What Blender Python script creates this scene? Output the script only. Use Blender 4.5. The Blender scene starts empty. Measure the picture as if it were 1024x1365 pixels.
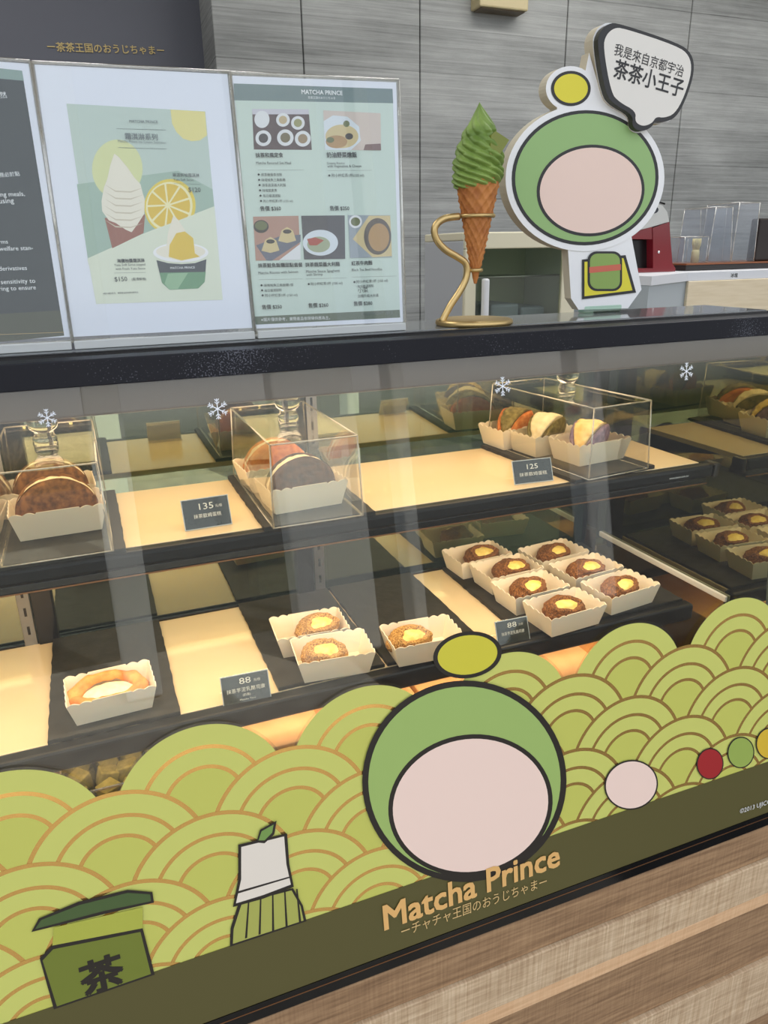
import bpy, bmesh, math, random
from mathutils import Vector, Matrix, noise
random.seed(7)
C = bpy.context.scene.collection
SC = bpy.context.scene

# ------------------------------------------------------------------ camera
FPX = 980.0
CX, CY = 512.0, 682.5
CAM = Vector((0.0, -0.85, 1.5))
RC = Matrix(((0.92838955, 0.13918326, -0.34455894),
             (-0.37120713, 0.30426582, -0.8772842),
             (-0.01726577, 0.94236422, 0.33414303)))
cam_data = bpy.data.cameras.new('camera')
cam_data.sensor_fit = 'VERTICAL'
cam_data.sensor_height = 36.0
cam_data.lens = FPX / 1365.0 * 36.0
cam_data.clip_start = 0.02
cam_data.clip_end = 200
cam = bpy.data.objects.new('camera', cam_data)
cam.matrix_world = Matrix.Translation(CAM) @ RC.to_4x4()
C.objects.link(cam)
SC.camera = cam

# ------------------------------------------------------------------ exposure, sky, sun, large lights
SC.view_settings.view_transform = 'Standard'
SC.view_settings.look = 'None'
SC.view_settings.gamma = 1.0
SC.view_settings.use_curve_mapping = False
SC.view_settings.exposure = 0.17
SKY_STRENGTH = 1.0
SUN_STRENGTH = 6.0
CASE_TOP_W = 3.6
CASE_SHELF_W = 2.7
ROOM_W = 36.0

world = bpy.data.worlds.new('sky')
SC.world = world
world.use_nodes = True
wn = world.node_tree
wn.nodes.clear()
w_out = wn.nodes.new('ShaderNodeOutputWorld')
w_bg = wn.nodes.new('ShaderNodeBackground')
w_tc = wn.nodes.new('ShaderNodeTexCoord')
w_sep = wn.nodes.new('ShaderNodeSeparateXYZ')
w_ramp = wn.nodes.new('ShaderNodeValToRGB')
w_map = wn.nodes.new('ShaderNodeMapRange')
w_map.inputs[1].default_value = -1
w_map.inputs[2].default_value = 1
e = w_ramp.color_ramp.elements
e[0].position = 0.45; e[0].color = (0.10, 0.10, 0.09, 1)
e[1].position = 0.56; e[1].color = (1.28, 1.33, 1.42, 1)
x = e.new(0.50); x.color = (0.16, 0.2, 0.14, 1)
x = e.new(0.53); x.color = (1.35, 1.36, 1.38, 1)
x = e.new(1.0); x.color = (1.1, 1.2, 1.38, 1)
wn.links.new(w_tc.outputs['Generated'], w_sep.inputs[0])
wn.links.new(w_sep.outputs[2], w_map.inputs[0])
wn.links.new(w_map.outputs[0], w_ramp.inputs[0])
wn.links.new(w_ramp.outputs[0], w_bg.inputs[0])
w_bg.inputs[1].default_value = SKY_STRENGTH
wn.links.new(w_bg.outputs[0], w_out.inputs[0])

def light(name, kind, loc, rot, energy, color, sx=None, sy=None, parent=None):
    d = bpy.data.lights.new(name, kind)
    d.energy = energy
    d.color = color
    if kind == 'AREA':
        d.shape = 'RECTANGLE'; d.size = sx; d.size_y = sy
    o = bpy.data.objects.new(name, d)
    o.location = loc
    o.rotation_euler = [math.radians(a) for a in rot]
    C.objects.link(o)
    return o

sun = light('sun', 'SUN', (0, 0, 8), (-28, 12, 0), SUN_STRENGTH, (1, 0.96, 0.9))
sun.data.angle = 0.02
# warm strip lamps fixed inside the display case (top rail, under the shelf)
light('case_top_lamp', 'AREA', (0.28, 0.205, 1.3660), (0, 0, 0), CASE_TOP_W, (1.0, 0.74, 0.46), 1.38, 0.28)
light('case_shelf_lamp', 'AREA', (0.28, 0.115, 1.108), (8, 0, 0), CASE_SHELF_W, (1.0, 0.74, 0.46), 1.36, 0.03)
light('case_base_lamp', 'AREA', (0.28, 0.11, 0.845), (20, 0, 0), 0.8, (1.0, 0.66, 0.35), 1.36, 0.02)
# unseen fill lights added below the ceiling to brighten wall and fridge side
light('ceiling_lamp', 'AREA', (2.2, 1.0, 3.15), (0, 0, 0), ROOM_W, (1.0, 0.98, 0.95), 2.4, 0.6)
light('ceiling_lamp', 'AREA', (-0.8, 1.1, 3.15), (0, 0, 0), ROOM_W * 0.5, (1.0, 0.98, 0.95), 1.2, 0.6)

# ------------------------------------------------------------------ projection helpers
def ray(px, py):
    return RC @ Vector(((px - CX) / FPX, -(py - CY) / FPX, -1.0))
def at(px, py, axis, val):
    r = ray(px, py); i = 'xyz'.index(axis)
    return CAM + r * ((val - CAM[i]) / r[i])

class Plane:
    """a flat surface in the place: origin, right, up and outward normal"""
    def __init__(s, o, u, v):
        s.o = Vector(o); s.u = Vector(u).normalized(); s.v = Vector(v).normalized()
        s.n = s.u.cross(s.v)
    def uv(s, px, py):
        r = ray(px, py)
        t = (s.o - CAM).dot(s.n) / r.dot(s.n)
        p = CAM + r * t - s.o
        return (p.dot(s.u), p.dot(s.v))
    def pt(s, u, v, h=0.0):
        return s.o + s.u * u + s.v * v + s.n * h

# ------------------------------------------------------------------ materials
def lin(c):
    def f(v):
        v /= 255.0
        return v / 12.92 if v <= 0.04045 else ((v + 0.055) / 1.055) ** 2.4
    return (f(c[0]), f(c[1]), f(c[2]), 1.0)
MATS = {}
def mat(name, rgb=(200, 200, 200), rough=0.5, metal=0.0, emit=None, es=0.0, coat=0.0, spec=0.5, sub=0.0, trans=0.0):
    if name in MATS: return MATS[name]
    m = bpy.data.materials.new(name); m.use_nodes = True
    b = m.node_tree.nodes['Principled BSDF']
    b.inputs['Base Color'].default_value = lin(rgb)
    b.inputs['Roughness'].default_value = rough
    b.inputs['Metallic'].default_value = metal
    b.inputs['Specular IOR Level'].default_value = spec
    b.inputs['Coat Weight'].default_value = coat
    if sub:
        b.inputs['Subsurface Weight'].default_value = sub
        b.inputs['Subsurface Radius'].default_value = (0.01, 0.006, 0.003)
        b.inputs['Subsurface Scale'].default_value = 0.5
    if emit:
        b.inputs['Emission Color'].default_value = lin(emit)
        b.inputs['Emission Strength'].default_value = es
    MATS[name] = m
    return m
def nodes(m):
    t = m.node_tree
    return t, t.nodes, t.links, t.nodes['Principled BSDF']
def vary(name, rgb1, rgb2, scale=(1, 1, 1), nscale=10, rough=0.5, bump=0.0, detail=6, lo=0.35, hi=0.65, coat=0.0, metal=0.0, spec=0.5):
    """noise between two colours, optional bump"""
    if name in MATS: return MATS[name]
    m = mat(name, rgb1, rough, metal, coat=coat, spec=spec)
    t, N, L, b = nodes(m)
    tc = N.new('ShaderNodeTexCoord'); mp = N.new('ShaderNodeMapping'); nz = N.new('ShaderNodeTexNoise'); rp = N.new('ShaderNodeValToRGB')
    mp.inputs['Scale'].default_value = scale
    nz.inputs['Scale'].default_value = nscale; nz.inputs['Detail'].default_value = detail
    rp.color_ramp.elements[0].position = lo; rp.color_ramp.elements[0].color = lin(rgb1)
    rp.color_ramp.elements[1].position = hi; rp.color_ramp.elements[1].color = lin(rgb2)
    L.new(tc.outputs['Object'], mp.inputs[0]); L.new(mp.outputs[0], nz.inputs[0])
    L.new(nz.outputs[0], rp.inputs[0]); L.new(rp.outputs[0], b.inputs['Base Color'])
    if bump:
        bp = N.new('ShaderNodeBump'); bp.inputs['Strength'].default_value = bump; bp.inputs['Distance'].default_value = 0.002
        L.new(nz.outputs[0], bp.inputs['Height']); L.new(bp.outputs[0], b.inputs['Normal'])
    return m
def pane(name, tint=(1, 1, 1), base=0.04, rough=0.0, gloss=(1, 1, 1), body=None, bodyfac=0.0):
    """thin clear sheet: straight-through light plus a Fresnel mirror"""
    if name in MATS: return MATS[name]
    m = bpy.data.materials.new(name); m.use_nodes = True
    t = m.node_tree; N = t.nodes; L = t.links; N.clear()
    out = N.new('ShaderNodeOutputMaterial'); mix = N.new('ShaderNodeMixShader')
    tr = N.new('ShaderNodeBsdfTransparent'); gl = N.new('ShaderNodeBsdfGlossy')
    tr.inputs[0].default_value = (*tint, 1); gl.inputs['Color'].default_value = (*gloss, 1); gl.inputs['Roughness'].default_value = rough
    lw = N.new('ShaderNodeLayerWeight'); lw.inputs[0].default_value = 0.5
    pw = N.new('ShaderNodeMath'); pw.operation = 'POWER'; pw.inputs[1].default_value = 5
    ma = N.new('ShaderNodeMath'); ma.operation = 'MULTIPLY_ADD'; ma.inputs[1].default_value = 1 - base; ma.inputs[2].default_value = base
    L.new(lw.outputs['Facing'], pw.inputs[0]); L.new(pw.outputs[0], ma.inputs[0]); L.new(ma.outputs[0], mix.inputs[0])
    src = tr.outputs[0]
    if body:
        df = N.new('ShaderNodeBsdfDiffuse'); df.inputs[0].default_value = lin(body)
        m2 = N.new('ShaderNodeMixShader'); m2.inputs[0].default_value = bodyfac
        L.new(tr.outputs[0], m2.inputs[1]); L.new(df.outputs[0], m2.inputs[2]); src = m2.outputs[0]
    L.new(src, mix.inputs[1]); L.new(gl.outputs[0], mix.inputs[2]); L.new(mix.outputs[0], out.inputs[0])
    MATS[name] = m
    return m

# ------------------------------------------------------------------ mesh builder
class MB:
    def __init__(s):
        s.v = []; s.f = []; s.m = []; s.mats = []; s.sm = []
    def mi(s, m):
        if m not in s.mats: s.mats.append(m)
        return s.mats.index(m)
    def add(s, verts, faces, m, smooth=False):
        o = len(s.v); i = s.mi(m)
        s.v += [tuple(p) for p in verts]
        for f in faces:
            s.f.append([a + o for a in f]); s.m.append(i); s.sm.append(smooth)
    def box(s, x0, x1, y0, y1, z0, z1, m, mx=None, taper=None):
        P = [Vector((x, y, z)) for z in (z0, z1) for y in (y0, y1) for x in (x0, x1)]
        if taper:
            cx, cy = (x0 + x1) / 2, (y0 + y1) / 2
            for p in P[4:]:
                p.x = cx + (p.x - cx) * taper; p.y = cy + (p.y - cy) * taper
        if mx: P = [mx @ p for p in P]
        s.add(P, [(0, 2, 3, 1), (4, 5, 7, 6), (0, 1, 5, 4), (1, 3, 7, 5), (3, 2, 6, 7), (2, 0, 4, 6)], m)
    def rbox(s, x0, x1, y0, y1, z0, z1, m, r=0.004, mx=None, seg=2):
        """box with rounded edges"""
        bm = bmesh.new(); bmesh.ops.create_cube(bm, size=1)
        for v in bm.verts:
            v.co = Vector((x0 + (v.co.x + .5) * (x1 - x0), y0 + (v.co.y + .5) * (y1 - y0), z0 + (v.co.z + .5) * (z1 - z0)))
        bmesh.ops.bevel(bm, geom=list(bm.edges), offset=r, segments=seg, affect='EDGES', profile=0.5)
        bm.verts.index_update()
        s.add([(mx @ v.co) if mx else v.co.copy() for v in bm.verts], [[v.index for v in f.verts] for f in bm.faces], m, False)
        bm.free()
    def prism(s, pts, plane, h0, h1, m, side=None):
        """polygon (u,v) extruded from h0 to h1 along a plane's normal"""
        n = len(pts)
        a = [plane.pt(u, v, h0) for u, v in pts]; b = [plane.pt(u, v, h1) for u, v in pts]
        s.add(b, [list(range(n))], m); s.add(a, [list(range(n))[::-1]], side or m)
        s.add(a + b, [(i, (i + 1) % n, n + (i + 1) % n, n + i) for i in range(n)], side or m)
    def poly(s, pts, plane, h, m):
        s.add([plane.pt(u, v, h) for u, v in pts], [list(range(len(pts)))], m)
    def ring(s, c, r0, r1, plane, h, m, a0=0, a1=2 * math.pi, n=48, sy=1.0):
        P = []
        for i in range(n + 1):
            a = a0 + (a1 - a0) * i / n
            for r in (r0, r1): P.append(plane.pt(c[0] + r * math.cos(a), c[1] + r * math.sin(a) * sy, h))
        s.add(P, [(2 * i, 2 * i + 1, 2 * i + 3, 2 * i + 2) for i in range(n)], m)
    def lathe(s, prof, m, n=32, mx=None, smooth=True, fn=None, cap=True):
        P = []
        for (r, z) in prof:
            for i in range(n):
                a = 2 * math.pi * i / n
                rr = r * (fn(a, z) if fn else 1)
                p = Vector((rr * math.cos(a), rr * math.sin(a), z))
                P.append(mx @ p if mx else p)
        F = []
        for k in range(len(prof) - 1):
            for i in range(n):
                j = (i + 1) % n
                F.append((k * n + i, k * n + j, (k + 1) * n + j, (k + 1) * n + i))
        s.add(P, F, m, smooth)
        if cap:
            o = len(s.v) - len(P)
            for k, rev in ((0, True), (len(prof) - 1, False)):
                if prof[k][0] > 1e-5:
                    f = [o + k * n + i for i in range(n)]
                    s.f.append(f[::-1] if rev else f); s.m.append(s.mi(m)); s.sm.append(False)
    def tube(s, pts, r, m, n=10, closed=False):
        P = []; pts = [Vector(p) for p in pts]; N = len(pts); up = None
        for i, p in enumerate(pts):
            a = pts[(i - 1) % N] if (closed or i > 0) else p
            b = pts[(i + 1) % N] if (closed or i < N - 1) else p
            t = (b - a).normalized()
            if up is None: up = t.orthogonal().normalized()
            up = (up - t * up.dot(t)).normalized(); w = t.cross(up)
            rr = r[i] if isinstance(r, (list, tuple)) else r
            for k in range(n):
                q = 2 * math.pi * k / n
                P.append(p + (up * math.cos(q) + w * math.sin(q)) * rr)
        F = []
        for i in range(N if closed else N - 1):
            j = (i + 1) % N
            for k in range(n):
                l = (k + 1) % n
                F.append((i * n + k, i * n + l, j * n + l, j * n + k))
        if not closed:
            F.append(list(range(n))[::-1]); F.append([(N - 1) * n + k for k in range(n)])
        s.add(P, F, m, True)
    def text(s, txt, plane, uv0, uv1, h, m, bold=0.0, height=None, depth=0.0):
        """lettering whose ink spans from uv0 to uv1 along its baseline"""
        cu = bpy.data.curves.new('t', 'FONT'); cu.body = txt; cu.size = 1.0; cu.resolution_u = 2
        ob = bpy.data.objects.new('t', cu); C.objects.link(ob)
        bpy.context.view_layer.update()
        dg = bpy.context.evaluated_depsgraph_get()
        me = bpy.data.meshes.new_from_object(ob.evaluated_get(dg))
        if len(me.vertices):
            xs = [v.co.x for v in me.vertices]; x0, x1 = min(xs), max(xs)
            d = Vector((uv1[0] - uv0[0], uv1[1] - uv0[1])); k = d.length / max(1e-6, x1 - x0); d.normalize(); q = Vector((-d.y, d.x))
            ky = k if height is None else height / 0.72
            for n_, (sx, sy) in enumerate([(0, 0)] if not bold else [(-1, -1), (1, -1), (-1, 1), (1, 1), (0, 0)]):
                P = []
                for v in me.vertices:
                    a = (v.co.x - x0 + sx * bold) * k; b = (v.co.y + sy * bold) * ky
                    P.append(plane.pt(uv0[0] + d.x * a + q.x * b, uv0[1] + d.y * a + q.y * b, h + 0.00001 * n_))
                s.add(P, [list(f.vertices) for f in me.polygons], m)
        C.objects.unlink(ob); bpy.data.objects.remove(ob); bpy.data.meshes.remove(me); bpy.data.curves.remove(cu)
    def build(s, name, parent=None, loc=None):
        me = bpy.data.meshes.new(name); me.from_pydata(s.v, [], s.f); me.update()
        for m in s.mats: me.materials.append(m)
        me.polygons.foreach_set('material_index', s.m)
        me.polygons.foreach_set('use_smooth', s.sm)
        o = bpy.data.objects.new(name, me); C.objects.link(o)
        if loc:
            me.transform(Matrix.Translation(-Vector(loc))); o.location = loc
        if parent:
            o.parent = parent
            if not loc: o.matrix_parent_inverse = Matrix.Translation(-parent.location)
        return o

def empty(name, loc=(0, 0, 0), rz=0.0):
    o = bpy.data.objects.new(name, None); o.location = loc; o.rotation_euler = (0, 0, rz); o.empty_display_size = 0.05
    C.objects.link(o); return o
def tag(o, label, cat, group=None):
    o['label'] = label; o['category'] = cat
    if group: o['group'] = group
    return o
def struct(o):
    o['kind'] = 'structure'; return o
def local(mb, name, parent):
    """a part whose mesh is given in its thing's own coordinates"""
    o = mb.build(name); o.parent = parent; return o
def copy_tree(src, loc, rz, parent=None):
    c = src.copy(); C.objects.link(c)
    if parent is None: c.location = loc; c.rotation_euler = (0, 0, rz)
    else: c.parent = parent
    for ch in list(src.children): copy_tree(ch, None, 0, c)
    return c
def ell(cx, cy, rx, ry, n=48, rot=0.0):
    """ellipse outline, picture-sized numbers"""
    P = []
    for i in range(n):
        a = 2 * math.pi * i / n; u, v = rx * math.cos(a), ry * math.sin(a)
        P.append((cx + u * math.cos(rot) - v * math.sin(rot), cy + u * math.sin(rot) + v * math.cos(rot)))
    return P
def round_off(P, n=3):
    for _ in range(n):
        Q = []
        for i in range(len(P)):
            a, b = P[i], P[(i + 1) % len(P)]
            Q += [(a[0] * .75 + b[0] * .25, a[1] * .75 + b[1] * .25), (a[0] * .25 + b[0] * .75, a[1] * .25 + b[1] * .75)]
        P = Q
    return P
def rrect(x0, y0, x1, y1, r, n=5):
    P = []
    for cx, cy, a0 in ((x1 - r, y1 - r, 0), (x0 + r, y1 - r, 90), (x0 + r, y0 + r, 180), (x1 - r, y0 + r, 270)):
        for i in range(n + 1):
            a = math.radians(a0 + 90 * i / n); P.append((cx + r * math.cos(a), cy + r * math.sin(a)))
    return P
def on(plane, pts):
    """outline points seen in the photograph -> the same points on the real flat surface, counter-clockwise"""
    P = [plane.uv(*p) for p in pts]
    A = sum(P[i][0] * P[(i + 1) % len(P)][1] - P[(i + 1) % len(P)][0] * P[i][1] for i in range(len(P)))
    return P if A > 0 else P[::-1]
# ------------------------------------------------------------------ key heights
Z_TOP, Z_FACE0 = 1.398, 1.3695          # black front rail of the case
Z_DECK, Z_SHELF = 0.8867, 1.147
Z_FLOOR, Z_WOOD = -0.12, 0.4995
TAU = math.radians(7.0)                  # the front glass leans: its foot stands nearer the street
V_BAND, V_BANDB, V_WOOD = -0.742, -0.847, -0.877
Y_PL = V_WOOD * math.sin(TAU)
X_L, X_R = -0.62, 1.005                  # case ends
Y_B = 0.395                              # rear doors
FRONT = Plane((0, 0, 1.37), (1, 0, 0), (0, math.sin(TAU), math.cos(TAU)))     # outer face of the front glass
BLACK = mat('black_metal', (20, 21, 24), 0.36, 0.0, spec=0.3)
BLACKG = mat('black_gloss', (8, 8, 9), 0.12, spec=0.5)
WHITE = mat('white_plastic', (238, 238, 238), 0.4)

# ------------------------------------------------------------------ setting
def concrete():
    m = mat('board_marked_concrete', (150, 152, 150), 0.85)
    t, N, L, b = nodes(m)
    tc = N.new('ShaderNodeTexCoord')
    def nz(sc, scale, det=6, rough=0.6):
        mp = N.new('ShaderNodeMapping'); mp.inputs['Scale'].default_value = sc
        n = N.new('ShaderNodeTexNoise'); n.inputs['Scale'].default_value = scale; n.inputs['Detail'].default_value = det; n.inputs['Roughness'].default_value = rough
        L.new(tc.outputs['Object'], mp.inputs[0]); L.new(mp.outputs[0], n.inputs[0]); return n.outputs[0]
    grain = nz((1.2, 1, 60), 1.6, 8, 0.7); broad = nz((1, 1, 2.2), 1.9, 6); fine = nz((4, 4, 120), 2.0, 4)
    sp = N.new('ShaderNodeSeparateXYZ'); L.new(tc.outputs['Object'], sp.inputs[0])
    dv = N.new('ShaderNodeMath'); dv.operation = 'DIVIDE'; dv.inputs[1].default_value = 0.155; L.new(sp.outputs[2], dv.inputs[0])
    fl = N.new('ShaderNodeMath'); fl.operation = 'FLOOR'; L.new(dv.outputs[0], fl.inputs[0])
    wn_ = N.new('ShaderNodeTexWhiteNoise'); wn_.noise_dimensions = '1D'; L.new(fl.outputs[0], wn_.inputs['W'])
    fr = N.new('ShaderNodeMath'); fr.operation = 'FRACT'; L.new(dv.outputs[0], fr.inputs[0])
    lt = N.new('ShaderNodeMath'); lt.operation = 'LESS_THAN'; lt.inputs[1].default_value = 0.03; L.new(fr.outputs[0], lt.inputs[0])
    def ma(a, k, c):
        n = N.new('ShaderNodeMath'); n.operation = 'MULTIPLY_ADD'; n.inputs[1].default_value = k
        L.new(a, n.inputs[0])
        if isinstance(c, float): n.inputs[2].default_value = c
        else: L.new(c, n.inputs[2])
        return n.outputs[0]
    s = ma(grain, 0.52, -0.02); s = ma(broad, 0.46, s); s = ma(fine, 0.16, s); s = ma(wn_.outputs[0], 0.09, s); s = ma(lt.outputs[0], -0.10, s)
    rp = N.new('ShaderNodeValToRGB')
    rp.color_ramp.elements[0].position = 0.38; rp.color_ramp.elements[0].color = lin((98, 100, 99))
    rp.color_ramp.elements[1].position = 0.82; rp.color_ramp.elements[1].color = lin((176, 178, 176))
    L.new(s, rp.inputs[0]); L.new(rp.outputs[0], b.inputs['Base Color'])
    bp = N.new('ShaderNodeBump'); bp.inputs['Strength'].default_value = 0.5; bp.inputs['Distance'].default_value = 0.004
    L.new(s, bp.inputs['Height']); L.new(bp.outputs[0], b.inputs['Normal'])
    return m
CONC = concrete()
YW = 2.2
xs = [at(282, 20, 'y', YW).x] + [at(px, 20, 'y', YW).x for px in (402, 560, 757, 922)]
xs += [xs[-1] + 0.66 * k for k in range(1, 5)]
mb = MB()
for a, b_ in zip(xs[:-1], xs[1:]):
    mb.rbox(a + 0.0025, b_ - 0.0025, YW, YW + 0.05, Z_FLOOR, 3.2, CONC, 0.003)
mb.box(xs[0] + 0.004, xs[-1], YW + 0.012, YW + 0.30, Z_FLOOR, 3.2, CONC)
struct(mb.build('wall_back'))
SIGNP = mat('charcoal_panel', (88, 90, 100), 0.55)
GOLDP = mat('gold_paint', (190, 168, 110), 0.5)
mb = MB(); mb.box(-4, xs[0] + 0.02, YW + 0.25, YW + 0.30, Z_FLOOR, 3.2, SIGNP)
struct(mb.build('wall_sign_side'))
SIGN = Plane((0, YW + 0.25, 0), (1, 0, 0), (0, 0, 1))
mb = MB(); mb.text('ー茶茶王国のおうじちゃまー', SIGN, SIGN.uv(64, 67.5), SIGN.uv(219, 72.5), 0.004, GOLDP, 0.012)
o = mb.build('wall_lettering'); tag(o, 'gold lettering on the charcoal wall panel above the menus', 'lettering')
mb = MB(); mb.box(-4, 6, -0.6, 3, Z_FLOOR - 0.05, Z_FLOOR, vary('shop_floor', (120, 116, 110), (140, 136, 130), nscale=6, rough=0.5))
struct(mb.build('floor'))
mb = MB(); mb.box(-4, 6, -0.7, 3, 3.2, 3.3, mat('ceiling_paint', (215, 215, 212), 0.8))
struct(mb.build('ceiling'))
mb = MB(); mb.box(6, 6.1, -0.6, 3, Z_FLOOR, 3.2, mat('grey_paint', (150, 152, 152), 0.8)); struct(mb.build('wall_right'))
mb = MB(); mb.box(-4.1, -4, -0.6, 3, Z_FLOOR, 3.2, mat('grey_paint')); struct(mb.build('wall_left'))
# street side, seen only as reflections in the glass
mb = MB(); mb.box(-30, 30, -40, -0.6, Z_FLOOR - 0.05, Z_FLOOR - 0.002, vary('asphalt', (58, 57, 55), (80, 78, 75), nscale=12, rough=0.9))
struct(mb.build('pavement'))
mb = MB(); mb.box(-6, 1.25, -4.5, -0.62, Z_FLOOR - 0.002, Z_FLOOR + 0.01, vary('pale_paving', (150, 144, 134), (172, 166, 154), nscale=8, rough=0.8))  # added pale slab, placed so the gold foil reflects brighter at left
struct(mb.build('pavement'))
PW = mat('white_column_paint', (235, 238, 240), 0.6)  # added white uprights, placed only to cast pale streaks in the front glass
for k, (px, py, w) in enumerate(((150, 640, 0.10), (415, 640, 0.26), (520, 640, 0.05), (760, 600, 0.10))):
    g = at(px, py, 'y', 0); r = ray(px, py); Yc = -3.6
    xc = g.x + r.x / r.y * (-Yc)
    mb = MB(); mb.rbox(xc - w, xc + w, Yc - 0.1, Yc + 0.1, Z_FLOOR + 0.011, 3.4, PW, 0.02)
    struct(mb.build('trim_%d' % (k + 1)))

# ------------------------------------------------------------------ wooden plinth under the case
def wood(name, a, b_, scale, bump=0.3, cross=0.0):
    m = vary(name, a, b_, scale, 3, 0.6, bump, 8, 0.3, 0.7)
    if cross:
        t, N, L, b = nodes(m)
        rp = [n for n in N if n.type == 'VALTORGB'][0]
        tc = [n for n in N if n.type == 'TEX_COORD'][0]
        mp = N.new('ShaderNodeMapping'); mp.inputs['Scale'].default_value = (150, 20, 5)
        nz = N.new('ShaderNodeTexNoise'); nz.inputs['Scale'].default_value = 2; nz.inputs['Detail'].default_value = 3
        mx = N.new('ShaderNodeMixRGB'); mx.blend_type = 'SOFT_LIGHT'; mx.inputs[0].default_value = cross
        L.new(tc.outputs['Object'], mp.inputs[0]); L.new(mp.outputs[0], nz.inputs[0])
        L.new(rp.outputs[0], mx.inputs[1]); L.new(nz.outputs[0], mx.inputs[2]); L.new(mx.outputs[0], b.inputs['Base Color'])
    return m
WD = wood('brown_oak', (126, 96, 68), (170, 136, 100), (3, 10, 45), cross=0.35)
WL = wood('pale_sawn_oak', (178, 150, 118), (212, 186, 152), (4, 10, 50), cross=0.8)
plinth = tag(empty('wooden_plinth', (0.2, 0.2, Z_FLOOR)), 'stepped wooden plank base below the glass case', 'counter base')
zz = [Z_WOOD] + [at(1024, py, 'y', Y_PL).z for py in (1143, 1186, 1202, 1276, 1350)]
zz = zz[:5] + [zz[5] + 0.01, Z_FLOOR + 0.05, Z_FLOOR]
WT = wood('tan_oak', (206, 164, 122), (226, 186, 144), (3, 10, 40), cross=0.3)  # warm highlight at the pale plank's foot, painted as a tan band
for k in range(7):
    mb = MB(); dep = (0.0, -0.006, -0.004, 0.002, -0.006, 0.002, 0.02)[k]
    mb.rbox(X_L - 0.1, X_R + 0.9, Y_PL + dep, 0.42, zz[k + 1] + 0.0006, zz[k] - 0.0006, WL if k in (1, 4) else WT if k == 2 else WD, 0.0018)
    mb.build('plank', plinth)

# ------------------------------------------------------------------ display case
case = tag(empty('display_case', (0.2, 0.2, Z_WOOD)), 'long black framed refrigerated glass display case with green wave stickers', 'display case')
CREAM = mat('cream_board', (236, 212, 172), 0.22, coat=0.3)
STEEL = mat('brushed_steel', (150, 150, 152), 0.35, 1.0)
def part(mb, name): return mb.build(name, case)
RAIL = mat('rail_black', (26, 27, 34), 0.45, spec=0.25)
t, N, L, b = nodes(RAIL)                              # dried water specks on the rail
tc = N.new('ShaderNodeTexCoord'); n1 = N.new('ShaderNodeTexNoise'); n1.inputs['Scale'].default_value = 520; n1.inputs['Detail'].default_value = 2
n2 = N.new('ShaderNodeTexNoise'); n2.inputs['Scale'].default_value = 9; n2.inputs['Detail'].default_value = 2
ad = N.new('ShaderNodeMath'); ad.operation = 'MULTIPLY_ADD'; ad.inputs[1].default_value = 0.55
rp = N.new('ShaderNodeValToRGB'); rp.color_ramp.elements[0].position = 0.955; rp.color_ramp.elements[0].color = lin((26, 27, 34)); rp.color_ramp.elements[1].position = 1.0; rp.color_ramp.elements[1].color = lin((92, 94, 104))
L.new(tc.outputs['Object'], n1.inputs[0]); L.new(tc.outputs['Object'], n2.inputs[0]); L.new(n2.outputs[0], ad.inputs[0]); L.new(n1.outputs[0], ad.inputs[2]); L.new(ad.outputs[0], rp.inputs[0]); L.new(rp.outputs[0], b.inputs['Base Color'])
mb = MB()                                             # black front rail with its stepped top
mb.rbox(X_L, X_R + 0.05, -0.004, 0.028, Z_FACE0, Z_TOP, RAIL, 0.0012)
mb.rbox(X_L, X_R + 0.05, 0.028, 0.085, Z_FACE0, Z_TOP - 0.001, BLACKG, 0.001)
mb.rbox(X_L, X_R + 0.05, 0.050, 0.056, Z_TOP - 0.002, Z_TOP + 0.002, BLACKG, 0.001)
part(mb, 'top_rail')
mb = MB(); mb.rbox(X_L, X_R + 0.05, 0.085, 0.222, Z_TOP - 0.012, Z_TOP, mat('grey_glass_top', (120, 124, 124), 0.08, spec=0.6), 0.001)
part(mb, 'top_slab')
mb = MB(); mb.prism([(X_L, V_WOOD + 0.0045), (X_R + 0.05, V_WOOD + 0.0045), (X_R + 0.05, V_BANDB), (X_L, V_BANDB)], FRONT, -0.03, 0.003, BLACKG)
mb.prism([(X_L, V_BANDB - 0.010), (X_R + 0.05, V_BANDB - 0.010), (X_R + 0.05, V_BANDB - 0.0085), (X_L, V_BANDB - 0.0085)], FRONT, 0.003, 0.0034, mat('copper_line', (150, 105, 70), 0.3, 0.8))
part(mb, 'bottom_rail')
mb = MB(); mb.rbox(X_L, X_R, 0.012, 0.045, 1.334, Z_FACE0 - 0.0005, mat('bronze_housing', (92, 80, 72), 0.35), 0.003)
LED = mat('led_glow', (255, 225, 170), 0.5, emit=(255, 214, 150), es=12.0)
for k in range(37):
    mb.rbox(X_L + 0.05 + k * 0.043, X_L + 0.056 + k * 0.043, 0.045, 0.0465, 1.345, 1.351, LED, 0.0005, seg=1)
part(mb, 'light_bar')
mb = MB(); mb.rbox(X_L, X_R, Y_B, Y_B + 0.02, 1.345, 1.374, BLACK, 0.002); part(mb, 'rear_rail')
mb = MB(); mb.box(X_L, X_R, 0.052, Y_B, 1.3700, 1.3745, mat('case_ceiling', (120, 92, 70), 0.35)); part(mb, 'case_lid')
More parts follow.
